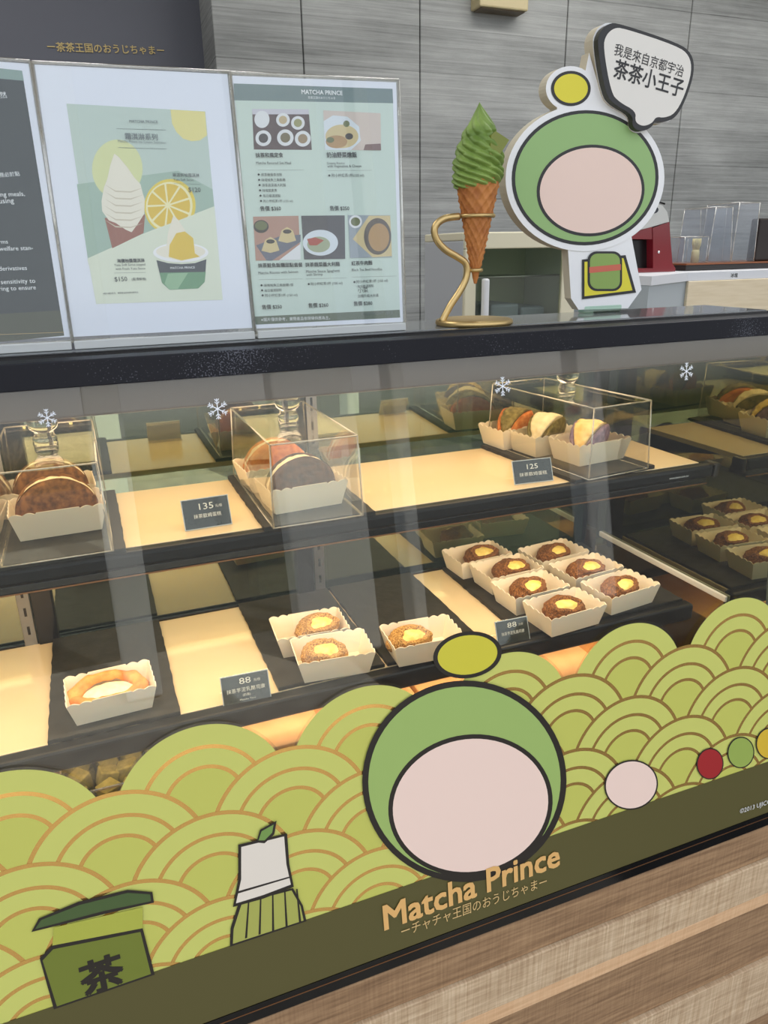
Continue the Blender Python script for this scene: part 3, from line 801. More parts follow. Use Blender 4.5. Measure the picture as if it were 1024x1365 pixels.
# ------------------------------------------------------------------ clear covers with knobs
ACR = pane('acrylic', (0.985, 0.98, 0.96), 0.05)
EDGE = pane('acrylic_edge', (0.8, 0.78, 0.72), 0.25, 0.15, body=(235, 228, 210), bodyfac=0.22)
KNOB = bpy.data.materials.new('clear_knob'); KNOB.use_nodes = True
b = KNOB.node_tree.nodes['Principled BSDF']; b.inputs['Transmission Weight'].default_value = 1; b.inputs['Roughness'].default_value = 0.02; b.inputs['IOR'].default_value = 1.46
def cover(x, y, rz, label, w=0.128, d=0.275, h=0.113):
    K_ = 1.2
    root = empty('cake_cover', (x, y, Z_SHELF + 0.0067), rz)
    mb = MB(); b2, t2 = (w / 2, d / 2), (w / 2 - 0.004, d / 2 - 0.004)
    P0 = [(-b2[0], -b2[1], 0), (b2[0], -b2[1], 0), (b2[0], b2[1], 0), (-b2[0], b2[1], 0)]
    P1 = [(-t2[0], -t2[1], h), (t2[0], -t2[1], h), (t2[0], t2[1], h), (-t2[0], t2[1], h)]
    th = 0.003
    Q0 = [(p[0] - math.copysign(th, p[0]), p[1] - math.copysign(th, p[1]), 0) for p in P0]
    Q1 = [(p[0] - math.copysign(th, p[0]), p[1] - math.copysign(th, p[1]), h - th) for p in P1]
    for i in range(4):
        j = (i + 1) % 4
        mb.add([P0[i], P0[j], P1[j], P1[i]], [(0, 1, 2, 3)], ACR)
        mb.add([Q0[i], Q0[j], Q1[j], Q1[i]], [(3, 2, 1, 0)], ACR)
        mb.add([P0[i], P0[j], Q0[j], Q0[i]], [(3, 2, 1, 0)], EDGE)
        mb.tube([Vector(P0[i]) + Vector((0, 0, 0.001)), P1[i]], 0.0013, EDGE, 6); mb.tube([P1[i], P1[j]], 0.0013, EDGE, 6); mb.tube([P0[i], P0[j]], 0.0009, EDGE, 6)
    mb.add(P1, [(0, 1, 2, 3)], ACR); mb.add(Q1, [(3, 2, 1, 0)], ACR)
    local(mb, 'cover', root)
    mb = MB(); mb.lathe([(r_ * K_, h + 0.0003 + z_ * K_) for r_, z_ in ((0.0, 0), (0.013, 0), (0.0125, 0.006), (0.010, 0.012), (0.0105, 0.014), (0.0150, 0.018), (0.0160, 0.025), (0.0140, 0.032), (0.008, 0.0355), (0.0, 0.036))], KNOB, 20)
    local(mb, 'knob', root)
    return tag(root, label, 'cake cover', 'clear cake covers on the shelf')
cover(-0.068, 0.203, 0.0, 'clear box cover with knob over the brown cakes at left')
cover(0.262, 0.197, 0.0, 'clear box cover with knob over the chocolate and orange cakes')
cover(0.758, 0.208, 0.10, 'clear box cover with knob over the three coloured cakes at right')

# ------------------------------------------------------------------ price tags
CARD = vary('tag_card', (34, 38, 40), (46, 52, 54), nscale=30, rough=0.12, coat=1.0)
TAGW = mat('tag_white', (236, 232, 220), 0.5)
def price_tag(corners, z, lines, label, w=0.062, h=0.042, y=None):
    """acrylic tent with a dark printed card, front foot standing where the photo shows it"""
    bl = at(*corners[0], 'z', z); br = at(*corners[1], 'z', z)
    u = Vector((br.x - bl.x, br.y - bl.y, 0)).normalized(); back = Vector((-u.y, u.x, 0)); w = (br - bl).length
    v = (Vector((0, 0, 1)) * math.cos(0.38) + back * math.sin(0.38)).normalized()
    root = empty('price_tag', (bl.x, bl.y, z))
    pl = Plane(bl + Vector((0, 0, 0.0006)), u, v)
    mb = MB(); mb.prism([(0, 0), (w, 0), (w, h), (0, h)], pl, -0.0012, 0.0004, mat('tag_acrylic', (200, 205, 205), 0.1))
    top = pl.pt(0, h, -0.001); pb = Plane(top, u, (back * 0.5 - Vector((0, 0, 1))).normalized())
    mb.prism([(0, 0), (w, 0), (w, h * 0.98), (0, h * 0.98)][::-1], pb, -0.0008, 0.0004, ACR)
    mb.build('holder', root)
    mb = MB(); mb.prism([(0.0012, 0.0012), (w - 0.0012, 0.0012), (w - 0.0012, h - 0.0012), (0.0012, h - 0.0012)], pl, 0.0004, 0.0008, CARD)
    for (txt, a, b_, yy, hh) in lines: mb.text(txt, pl, (w * a, h * yy), (w * b_, h * yy), 0.0010, TAGW, 0.0, height=hh)
    mb.build('card', root)
    return tag(root, label, 'price tag', 'price tags in the case')
NAME = '抹茶芋泥乳酪司康'
price_tag(((247, 709), (310, 699)), Z_SHELF, [('135', 0.36, 0.66, 0.62, 0.0088), ('元/個', 0.70, 0.84, 0.64, 0.0034), ('抹茶歐姆蛋糕', 0.22, 0.80, 0.36, 0.0045)], 'dark price tag reading 135 on the upper shelf')
price_tag(((686, 647), (738, 641)), Z_SHELF, [('125', 0.36, 0.64, 0.60, 0.0080), ('抹茶歐姆蛋糕', 0.15, 0.85, 0.32, 0.0048)], 'tilted price tag beside the right cake cover on the shelf', h=0.038)
price_tag(((298, 943), (362, 930)), Z_DECK, [('88', 0.38, 0.62, 0.66, 0.0090), ('元/份', 0.68, 0.82, 0.68, 0.0034), (NAME, 0.10, 0.90, 0.40, 0.0050), ('(奶素)', 0.42, 0.58, 0.24, 0.0032), ('Matcha Taro', 0.35, 0.68, 0.10, 0.0026)], 'dark price tag reading 88 beside the first slate')
price_tag(((664, 862), (707, 853)), Z_DECK, [('88', 0.36, 0.64, 0.66, 0.0085), ('元/份', 0.70, 0.84, 0.68, 0.0032), (NAME, 0.15, 0.85, 0.38, 0.0045)], 'price tag reading 88 in front of the seven cream puffs', h=0.040)

# ------------------------------------------------------------------ stored goods under the deck
KRAFT = vary('kraft_card', (214, 176, 134), (226, 190, 150), nscale=20, rough=0.7)
zf = Z_DECK - 0.2095
def carton(x0, x1, y0, y1, h, label):
    root = empty('cardboard_carton', ((x0 + x1) / 2, (y0 + y1) / 2, zf))
    mb = MB(); mb.rbox(x0, x1, y0, y1, zf + 0.0005, zf + h, KRAFT, 0.002); mb.build('box', root)
    mb = MB(); mb.box((x0 + x1) / 2 - 0.02, (x0 + x1) / 2 + 0.02, y0 + 0.004, y1 - 0.004, zf + h, zf + h + 0.0006, mat('packing_tape', (196, 150, 100), 0.25)); mb.build('tape', root)
    tag(root, label, 'carton', 'cartons stored under the deck')
carton(0.13, 0.43, 0.070, 0.37, 0.125, 'kraft cardboard carton under the deck below the cream puff pair')
carton(0.44, 0.66, 0.070, 0.37, 0.122, 'kraft cardboard carton in the middle under the deck')
carton(0.67, 0.93, 0.070, 0.34, 0.118, 'kraft cardboard carton under the deck below the seven puffs')
tub = tag(empty('clear_tub', (-0.02, 0.16, zf)), 'clear plastic tub of green tea cubes under the first slate', 'tub')
mb = MB()
for q in ((-0.13, 0.075, 0.112, 0.0742), (-0.13, 0.2758, 0.112, 0.275)): pass
x0, x1, y0, y1, hh = -0.12, 0.105, 0.075, 0.265, 0.125
for a in ((x0, x1, y0, y0 + 0.0015), (x0, x1, y1 - 0.0015, y1), (x0, x0 + 0.0015, y0 + 0.0015, y1 - 0.0015), (x1 - 0.0015, x1, y0 + 0.0015, y1 - 0.0015)):
    mb.box(*a, zf + 0.0005, zf + hh, ACR)
mb.build('tub_wall', tub)
mb = MB()
mb.tube([(x0, y0, zf + hh), (x1, y0, zf + hh), (x1, y1, zf + hh), (x0, y1, zf + hh)], 0.0025, EDGE, 6, closed=True); mb.build('rim', tub)
MATC = vary('matcha_cube', (120, 116, 56), (152, 146, 80), nscale=80, rough=0.8)
rnd = random.Random(5); cube = None
for k in range(48):
    lay = k // 24; kk = k % 24
    x = x0 + 0.022 + (kk % 6) * 0.036 + rnd.uniform(-.005, .005); y = y0 + 0.024 + (kk // 6) * 0.044 + rnd.uniform(-.006, .006)
    if cube is None:
        mb = MB(); mb.rbox(-0.0135, 0.0135, -0.0135, 0.0135, -0.0135, 0.0135, MATC, 0.002); cube = mb.build('tea_cube'); o = cube
    else: o = cube.copy(); C.objects.link(o)
    o.location = (x, y, zf + 0.060 + lay * 0.034); o.rotation_euler = (rnd.uniform(-.35, .35), rnd.uniform(-.35, .35), rnd.uniform(0, 3))
    tag(o, 'olive green tea cube lying in the clear tub under the deck', 'tea cube', 'tea cubes in the tub')
mb = MB(); mb.box(x0 + 0.003, x1 - 0.003, y0 + 0.003, y1 - 0.003, zf + 0.001, zf + 0.044, mat('tub_liner', (120, 112, 70), 0.7)); mb.build('liner', tub)
# ------------------------------------------------------------------ menu stands on the case top
TH = math.radians(6.0)
MENU = Plane((0, 0.100, Z_TOP + 0.0015), (1, 0, 0), (0, math.sin(TH), math.cos(TH)))
SHEET = mat('white_sheet', (226, 230, 240), 0.6)
ACM = pane('menu_acrylic', (0.97, 0.98, 0.98), 0.032)
ACS = mat('acrylic_foot', (205, 208, 206), 0.15)
DARKT = mat('menu_text', (52, 58, 56), 0.6); GREYT = mat('menu_grey_text', (112, 122, 122), 0.6); WHT = mat('menu_white_text', (232, 236, 236), 0.6)
class Art:
    def __init__(s, ox=0, oy=0, k=1.0): s.mb = MB(); s.ox, s.oy, s.k = ox, oy, k; s.h = 0.0008
    def p(s, u, v): return MENU.uv(s.ox + u / s.k, s.oy + v / s.k)
    def poly(s, pts, m, dh=0.00002):
        s.h += dh; s.mb.poly(on(MENU, [(s.ox + u / s.k, s.oy + v / s.k) for u, v in pts]), MENU, s.h, m)
    def text(s, t, a, b_, m, bold=0.0, height=None):
        s.mb.text(t, MENU, s.p(*a), s.p(*b_), 0.0022, m, bold, height)
    def line(s, a, b_, m, w=1.0): s.poly([(a[0], a[1]), (b_[0], b_[1]), (b_[0], b_[1] + w * s.k * 0.5), (a[0], a[1] + w * s.k * 0.5)], m)
def stand(corners, sheet, label, art):
    P = on(MENU, corners)
    x0 = min(p[0] for p in P); y0 = min(p[1] for p in P); c = MENU.pt(x0, y0)
    root = empty('menu_stand', (sum(p[0] for p in P) / 4, 0.1, Z_TOP))
    mb = MB(); mb.prism(P, MENU, 0.0026, 0.0045, ACM); mb.prism(P, MENU, -0.0030, -0.0010, ACM)
    for i in range(4):
        a, b_ = P[i], P[(i + 1) % 4]; mb.tube([MENU.pt(*a, 0.001), MENU.pt(*b_, 0.001)], 0.0018, EDGE, 6)
    mb.build('acrylic_panel', root)
    xa, xb = min(p[0] for p in P if p[1] < y0 + 0.1) + 0.002, max(p[0] for p in P if p[1] < y0 + 0.1) - 0.002
    mb = MB(); mb.rbox(xa, xb, 0.096, 0.165, Z_TOP + 0.0003, Z_TOP + 0.0035, ACS, 0.001); mb.rbox(xa, xb, 0.092, 0.096, Z_TOP + 0.0003, Z_TOP + 0.010, ACS, 0.001); mb.build('foot', root)
    mb = MB(); mb.prism(on(MENU, sheet), MENU, 0.0001, 0.0006, SHEET); mb.build('paper_sheet', root)
    art.mb.build('print', root)
    return tag(root, label, 'menu stand', 'acrylic menu stands on the case top')
DG = mat('menu_dark_green', (40, 50, 50), 0.5)
# left menu
A = Art(0, 60, 3.33)
A.poly([(-420, 60), (98, 115), (285, 1290), (-420, 1360)], DG)
A.poly([(-420, 60), (98, 115), (106, 160), (-420, 112)], mat('menu_sage', (132, 156, 148), 0.5))
A.poly([(-420, 1220), (267, 1178), (285, 1290), (-420, 1360)], mat('menu_olive', (70, 74, 52), 0.5))
A.line((-420, 1300), (285, 1274), mat('gold_ink'), 0.9)
for t_, a, b_ in (('天然', (-28, 240), (33, 236)), ('請務必於點', (-24, 590), (90, 581)), ('ing meals,', (-2, 675), (112, 671)), ('using', (-2, 705), (64, 702)), ('rms', (-2, 884), (37, 882)), ('welfare stan-', (-2, 915), (148, 910)),
                  ('derivatives', (-2, 1003), (121, 999)), ('sensitivity to', (6, 1062), (158, 1056)), ('ring to ensure', (-2, 1092), (161, 1085))):
    A.text(t_, a, b_, WHT, 0.004)
stand([(-150, 68), (40, 82), (97, 455), (-150, 468)], [(-145, 72), (38, 85), (94, 449), (-145, 462)], 'acrylic menu stand with dark notice in white lettering, cut off at left', A)
# middle poster
A = Art(80, 120, 4.452)
SAGE = mat('poster_sage', (188, 204, 194), 0.5)
A.poly([(38, 82), (862, 128), (965, 1245), (215, 1270)], SAGE)
A.poly([(100, 560), (700, 480), (905, 590), (916, 700), (165, 1000)], mat('poster_moss', (160, 184, 168), 0.5))
A.poly(ell(340, 470, 150, 175, 40), mat('poster_pale_yellow', (214, 218, 160), 0.5))
A.poly([(655, 117), (860, 129), (872, 270), (830, 300), (780, 305), (730, 290), (690, 250), (665, 200)], mat('poster_lemon_pale', (226, 216, 140), 0.5))
A.poly([(165, 1000), (500, 850), (916, 690), (965, 1245), (215, 1270)], mat('poster_cream', (218, 224, 204), 0.5))
A.poly(ell(652, 690, 152, 162, 40, 0.2), mat('lemon_rind', (228, 204, 70), 0.5)); A.poly(ell(648, 692, 138, 146, 40, 0.2), mat('lemon_pith', (238, 230, 180), 0.5))
LF = mat('lemon_flesh', (222, 188, 52), 0.5)
for k in range(9):
    a = 2 * math.pi * k / 9; A.poly([(640 + 14 * math.cos(a), 685 + 14 * math.sin(a))] + [(646 + 126 * math.cos(a + d), 690 + 132 * math.sin(a + d)) for d in (-.3, -.15, 0, .15, .3)], LF, 0.000004)
A.poly([(162, 1000), (330, 925), (500, 850), (820, 730), (916, 690), (925, 800), (170, 1040)], mat('poster_cream'))
A.poly([(265, 760), (505, 740), (495, 850), (310, 940)], mat('poster_cone', (150, 94, 74), 0.5))
for k in range(6):
    A.line((272 + k * 40, 770), (312 + k * 34, 925 - k * 12), mat('poster_cone_line', (196, 150, 128), 0.5), 1.1)
A.poly([(322, 378), (350, 400), (400, 460), (440, 520), (478, 560), (490, 610), (503, 650), (500, 735), (465, 790), (425, 845), (390, 830), (330, 790), (290, 775), (250, 720), (246, 660), (260, 580), (280, 530), (300, 440)], mat('poster_icecream', (232, 226, 208), 0.5))
for k in range(6):
    y = 560 + k * 42; A.poly([(262, y), (330, y + 38), (420, y + 42), (495, y + 20), (420, y + 50), (330, y + 46)], mat('poster_icecream_line', (204, 194, 170), 0.5), 0.000004)
A.poly(ell(716, 965, 164, 58, 40), WHITE); A.poly(ell(716, 960, 146, 44, 40), mat('poster_icecream'))
A.poly([(672, 745), (700, 770), (740, 830), (770, 880), (800, 940), (790, 1000), (720, 1015), (650, 1000), (630, 940), (640, 850)], mat('poster_icecream'))
A.poly([(690, 850), (740, 840), (790, 880), (800, 970), (830, 990), (720, 1012), (645, 990), (650, 920)], mat('poster_sauce', (222, 190, 60), 0.5))
A.poly([(572, 1010), (640, 1028), (720, 1034), (800, 1028), (868, 1005), (858, 1140), (820, 1178), (650, 1186), (605, 1145)], mat('poster_cup_dark', (56, 64, 68), 0.5))
A.poly([(590, 1085), (864, 1080), (858, 1140), (820, 1178), (650, 1186), (605, 1145)], mat('poster_cup_green', (104, 150, 112), 0.5))
A.poly([(640, 1090), (760, 1085), (700, 1180), (650, 1184), (620, 1150)], mat('poster_cup_leaf', (146, 184, 146), 0.5))
A.text('MATCHA PRINCE', (412, 196), (580, 200), GREYT, 0.01); A.line((335, 230), (628, 238), GREYT); A.text('霜淇淋系列', (386, 292), (580, 298), GREYT, 0.015)
A.text('Matcha Prince Ice Cream Selection', (345, 312), (628, 322), GREYT); A.line((345, 342), (632, 350), GREYT)
A.text('嚴選鮮柚霜淇淋', (668, 514), (826, 518), DARKT); A.text('Yuzu Soft Serve', (672, 540), (792, 542), DARKT); A.line((676, 556), (836, 560), GREYT, 0.6); A.text('$120', (762, 606), (834, 608), DARKT)
A.text('海鹽柚醬霜淇淋', (340, 1024), (502, 1020), DARKT, 0.02); A.text('Yuzu Soft Serve topped', (322, 1046), (506, 1042), DARKT); A.text('with Fresh Yuzu Sauce', (330, 1069), (506, 1065), DARKT); A.line((322, 1086), (508, 1082), GREYT, 0.6)
A.text('$150', (325, 1137), (400, 1134), DARKT); A.text('(蜜漬鮮柚)', (426, 1131), (512, 1128), DARKT)
A.text('※圖片僅供參考，實際產品依現場供應為主', (255, 1213), (465, 1205), DARKT); A.text('MATCHA PRINCE', (740, 1028), (0, 0), WHT) if False else A.text('MATCHA PRINCE', (655, 1064), (800, 1060), WHT)
stand([(43, 83), (306, 96), (340, 444), (96, 455)], [(46, 86), (303, 99), (336, 437), (98, 449)], 'acrylic stand with green ice cream poster showing a lemon slice', A)
# right menu
A = Art(300, 90, 4.18)
MINT = mat('menu_mint', (198, 214, 204), 0.5); BAND = mat('menu_band', (110, 130, 130), 0.5)
A.poly([(47, 90), (932, 120), (975, 1393), (165, 1433)], MINT)
A.poly([(47, 90), (932, 120), (936, 200), (52, 184)], BAND)
A.poly([(162, 1388), (972, 1350), (975, 1393), (165, 1433)], mat('menu_footer', (92, 106, 88), 0.5))
A.text('MATCHA PRINCE', (425, 150), (652, 157), WHT, 0.02); A.text('茶茶王国のおうじちゃま', (460, 176), (612, 180), WHT)
def photo(q, base): A.poly(q, base)
TABLE = mat('photo_brown', (78, 60, 62), 0.5); PLATE = mat('photo_plate', (222, 224, 226), 0.5); FOODG = mat('photo_green', (104, 112, 70), 0.5); RICE = mat('photo_rice', (206, 188, 140), 0.5); NOD = mat('photo_noodle', (176, 140, 92), 0.5)
photo([(150, 232), (465, 234), (483, 460), (160, 458)], TABLE)
A.poly([(150, 232), (465, 234), (467, 262), (152, 262)], mat('photo_mat', (198, 196, 206), 0.5)); A.poly(ell(205, 290, 42, 48), PLATE)
for cx, cy, r, c in ((213, 395, 44, (50, 46, 48)), (322, 293, 38, (190, 170, 130)), (405, 310, 38, (150, 150, 100)), (335, 392, 46, (110, 100, 70)), (432, 398, 44, (150, 128, 96))):
    A.poly(ell(cx, cy, r, r), PLATE); A.poly(ell(cx, cy, r * 0.6, r * 0.6), mat('photo_%d_%d' % (c[0], cx), c, 0.5))
photo([(546, 240), (865, 256), (868, 463), (555, 460)], mat('photo_blush', (206, 192, 182), 0.5))
A.poly([(548, 300), (600, 268), (680, 275), (745, 330), (755, 410), (700, 462), (556, 460)], mat('photo_bluewhite', (214, 222, 228), 0.5)); A.poly(ell(650, 385, 92, 66, 30), RICE); A.poly(ell(620, 415, 60, 36, 30), NOD); A.poly(ell(675, 315, 18, 18, 16), FOODG); A.poly(ell(690, 385, 22, 18, 16), mat('photo_dark', (60, 56, 52), 0.5)); A.poly(ell(585, 405, 22, 16, 16), FOODG)
A.poly([(780, 430), (866, 425), (868, 463), (770, 462)], mat('photo_rust', (120, 92, 88), 0.5))
B = 752  # lower row sits this far below in the same drawing frame
photo([(155, B + 80), (408, B + 75), (420, B + 320), (170, B + 325)], mat('photo_terracotta', (176, 138, 122), 0.5))
A.poly([(172, B + 240), (300, B + 190), (420, B + 180), (420, B + 220), (260, B + 325), (230, B + 324)], mat('photo_slate', (104, 108, 122), 0.5)); A.poly([(420, B + 230), (420, B + 320), (300, B + 322)], PLATE)
A.poly(ell(200, B + 135, 42, 36), mat('photo_dark')); A.poly(ell(200, B + 130, 34, 26), FOODG)
for cx, cy in ((252, 240), (345, 185)): A.poly([(cx - 50, B + cy + 30), (cx - 30, B + cy - 30), (cx, B + cy - 48), (cx + 32, B + cy - 28), (cx + 50, B + cy + 28), (cx, B + cy + 42)], RICE); A.poly(ell(cx, B + cy - 22, 24, 12, 16), mat('photo_dark'))
photo([(423, B + 75), (665, B + 73), (668, B + 315), (440, B + 318)], mat('photo_charcoal', (76, 76, 80), 0.5))
A.poly(ell(530, B + 225, 98, 72, 36), mat('photo_bluewhite')); A.poly(ell(520, B + 235, 64, 44, 30), mat('photo_sage', (160, 170, 140), 0.5)); A.poly([(455, B + 205), (500, B + 195), (550, B + 212), (510, B + 240), (470, B + 240)], mat('photo_red', (170, 76, 60), 0.5))
photo([(683, B + 72), (918, B + 72), (928, B + 305), (695, B + 310)], mat('photo_bluegrey', (150, 160, 168), 0.5))
A.poly([(710, B + 205), (800, B + 75), (918, B + 74), (928, B + 300), (820, B + 306)], RICE); A.poly(ell(848, B + 190, 76, 102, 36), mat('photo_bowl', (92, 84, 78), 0.5)); A.poly(ell(855, B + 195, 58, 78, 36), NOD); A.poly(ell(725, B + 108, 36, 36), PLATE); A.poly(ell(725, B + 108, 26, 24), FOODG)
def T(t_, a, b_, m=DARKT, bold=0.0): A.text(t_, a, b_, m, bold)
T('抹茶和風定食', (170, 502), (322, 500), bold=0.02); T('Matcha flavored Set Meal', (172, 541), (366, 541)); A.line((180, 573), (437, 572), DARKT, 0.4)
for k, s_ in enumerate(('抹茶雞蛋茶泡飯', '味噌鮭魚三角飯糰', '抹茶蔬菜義大利麵', '味噌關東煮', '每日嚴選甜點', '附小杯紅茶1杯 (150 ml)')):
    y = 606 + k * 29.3; A.poly(ell(186 + k * 2.6, y - 8, 6, 6, 12), DARKT, 0.000002); T(s_, (200 + k * 2.6, y), ((316, 334, 337, 288, 308, 376)[k], y - 1))
T('售價 $360', (195, 799), (310, 797), bold=0.012)
T('奶油野菜燉飯', (565, 502), (732, 500), bold=0.02); T('Creamy Risotto', (566, 541), (664, 540)); T('with Vegetables & Cheese', (568, 559), (758, 557)); A.line((570, 575), (815, 574), DARKT, 0.4)
A.poly(ell(579, 603, 6, 6, 12), DARKT, 0.000002); T('附小杯紅茶1杯(150 ml)', (592, 611), (772, 610)); T('售價 $250', (582, 796), (690, 796), bold=0.012)
T('抹茶鮭魚飯糰甜點套餐', (183, B + 362), (430, B + 358), bold=0.018); T('Matcha Risotto with Salmon', (185, B + 401), (405, B + 393)); A.line((187, B + 430), (432, B + 426), DARKT, 0.4)
for k, (s_, x1_) in enumerate((('味噌鮭魚三角飯糰1個', 378), ('每日嚴選甜點', 314), ('附小杯紅茶1杯 (150 ml)', 402))):
    y = B + 470 + k * 28; A.poly(ell(202 + k * 3, y - 8, 6, 6, 12), DARKT, 0.000002); T(s_, (216 + k * 3, y), (x1_, y - 4))
T('售價 $250', (205, B + 594), (315, B + 590), bold=0.012)
T('抹茶蔬菜義大利麵', (446, B + 358), (637, B + 353), bold=0.018); T('Matcha Sauce Spaghetti', (450, B + 393), (637, B + 387)); T('with Shrimp', (452, B + 411), (542, B + 407)); A.line((450, B + 426), (676, B + 420), DARKT, 0.4)
A.poly(ell(465, B + 455, 6, 6, 12), DARKT, 0.000002); T('附小杯紅茶1杯 (150 ml)', (476, B + 462), (652, B + 456)); T('售價 $260', (463, B + 585), (573, B + 581), bold=0.012)
T('紅茶牛肉麵', (703, B + 350), (818, B + 346), bold=0.018); T('Black Tea Beef Noodles', (705, B + 383), (872, B + 378)); A.line((706, B + 416), (952, B + 410), DARKT, 0.4)
A.poly(ell(719, B + 444, 6, 6, 12), DARKT, 0.000002); T('附小杯紅茶1杯 (150 ml)', (730, B + 450), (905, B + 442)); T('每日嚴選甜點', (736, B + 475), (826, B + 470)); T('小菜', (738, B + 502), (795, B + 499)); T('加麵升級大份量', (738, B + 529), (853, B + 524)); T('售價 $280', (715, B + 574), (818, B + 570), bold=0.012)
A.text('※圖片僅供參考，實際產品依現場供應為主。', (200, B + 662), (583, B + 650), WHT); A.text('COPYRIGHT 2013', (760, B + 632), (930, B + 622), GREYT)
stand([(307, 97), (531, 107), (540, 434), (340, 444)], [(309, 101), (528, 110), (537, 429), (342, 438)], 'acrylic stand with set meal menu of five food photos and prices', A)

# ------------------------------------------------------------------ soft serve model in a gold stand
pb = at(632, 425, 'z', Z_TOP + 0.008); YC = pb.y; XC = at(635.5, 300, 'y', YC).x
zc = lambda py: at(636, py, 'y', YC).z
sc = (at(660, 300, 'y', YC).x - at(640, 300, 'y', YC).x) / 20.0 * 0.86       # metres per picture unit here
GOLD = mat('brushed_gold', (206, 178, 122), 0.38, 0.85)
st = tag(empty('cone_stand', (pb.x, YC, Z_TOP)), 'gold metal S-shaped holder on a round base carrying the green cone', 'stand')
mb = MB(); mb.lathe([(0, 0.0004), (0.054, 0.0004), (0.056, 0.003), (0.055, 0.007), (0.052, 0.0085), (0, 0.0085)], GOLD, 48, Matrix.Translation((pb.x, YC, Z_TOP))); mb.build('base', st)
path = [(589, 424), (600, 408), (612, 390), (620, 375), (623, 361), (620, 350), (609, 342), (594, 333), (583, 321), (579, 308), (583, 298), (594, 291), (612, 288.5)]
pts = [at(px, py, 'y', YC) for px, py in path]
def smooth(P, n=6):
    out = []
    for i in range(len(P) - 1):
        p0, p1, p2, p3 = P[max(0, i - 1)], P[i], P[i + 1], P[min(len(P) - 1, i + 2)]
        for k in range(n):
            t = k / n
            out.append(0.5 * ((2 * p1) + (p2 - p0) * t + (2 * p0 - 5 * p1 + 4 * p2 - p3) * t * t + (3 * p1 - p0 - 3 * p2 + p3) * t ** 3))
    return out + [P[-1]]
pts[0].z = Z_TOP + 0.006
mb = MB(); mb.tube(smooth(pts), 0.0048, GOLD, 12); mb.build('arm', st)
rc = lambda py: 0.0285 * (378 - py) / (378 - 240)                       # cone radius
for py, ex in ((288, 0.0028), (360, 0.0026)):
    r = rc(py) + ex + 0.0018; z = zc(py)
    mb = MB(); mb.tube([(XC + r * math.cos(a), YC + r * math.sin(a), z) for a in [2 * math.pi * k / 40 for k in range(40)]], 0.0026, GOLD, 8, closed=True); mb.build('ring', st)
cone = tag(empty('soft_serve_cone', (XC, YC, zc(378))), 'model waffle cone with swirled green matcha soft serve and chocolate square', 'ice cream cone')
WAF = vary('waffle', (164, 98, 46), (196, 128, 66), nscale=60, rough=0.6, bump=0.2)
mb = MB(); zb, zt_ = zc(378), zc(236); nz_, na = 90, 96; V = []; F = []
for i in range(nz_ + 1):
    q = i / nz_; z = zb + (zt_ - zb) * q
    for k in range(na):
        a = 2 * math.pi * k / na; r = 0.002 + 0.0276 * q
        s1 = abs(math.sin(6 * a + q * 26)); s2 = abs(math.sin(6 * a - q * 26))
        rr = r + 0.0013 * (max(0, s1 - 0.80) / 0.20 + max(0, s2 - 0.80) / 0.20) * min(1, q * 4)
        V.append((XC + rr * math.cos(a), YC + rr * math.sin(a), z))
for i in range(nz_):
    for k in range(na):
        l = (k + 1) % na; F.append((i * na + k, i * na + l, (i + 1) * na + l, (i + 1) * na + k))
F.append([k for k in range(na)][::-1]); F.append([nz_ * na + k for k in range(na)])
mb.add(V, F, WAF, True); mb.build('waffle_cone', cone)
MCH = vary('matcha_ice', (100, 128, 52), (138, 164, 82), nscale=30, rough=0.55, bump=0.15)
mb = MB(); nz_, na = 320, 128; V = []; F = []
prof = [(252, 24), (246, 29.5), (238, 32.5), (230, 32), (226, 30), (222, 31.5), (214, 32.5), (207, 30), (204, 28), (200, 28.5), (192, 28), (186, 24), (182, 21.5), (178, 22), (172, 20), (165, 15.5), (158, 11.5), (150, 7.5), (143, 3.6), (138, 1.0), (136, 0.1)]
def R_of(py):
    for (a, r0), (b_, r1) in zip(prof[:-1], prof[1:]):
        if a >= py >= b_: return r0 + (r1 - r0) * (a - py) / (a - b_)
    return 0.1
for i in range(nz_ + 1):
    py = 252 + (136 - 252) * i / nz_; z = zc(py); R0 = R_of(py) * sc
    for k in range(na):
        a = 2 * math.pi * k / na
        pyy = min(252, max(136, py + 4.0 * math.cos(a + 0.4) * min(1, (py - 136) / 20)))
        R0 = R_of(pyy) * sc
        w = 1 + 0.075 * (abs(math.sin(4.5 * a - 0.05 * (py - 136) - 0.0016 * (py - 136) ** 2)) - 0.5) * 2
        V.append((XC + R0 * w * math.cos(a), YC + R0 * w * math.sin(a), z))
for i in range(nz_):
    for k in range(na):
        l = (k + 1) % na; F.append((i * na + k, i * na + l, (i + 1) * na + l, (i + 1) * na + k))
F.append([k for k in range(na)][::-1])
mb.add(V, F, MCH, True); mb.build('ice_cream', cone)
PC = Plane(at(650, 200, 'y', YC - 0.031), (1, 0.12, 0), (0, 0.1, 1))
mb = MB(); mb.prism(on(PC, [(661, 175), (679, 187), (665, 209), (653, 206), (655, 180)]), PC, -0.008, 0.0, mat('matcha_chocolate', (116, 124, 36), 0.4)); mb.build('chocolate_square', cone)

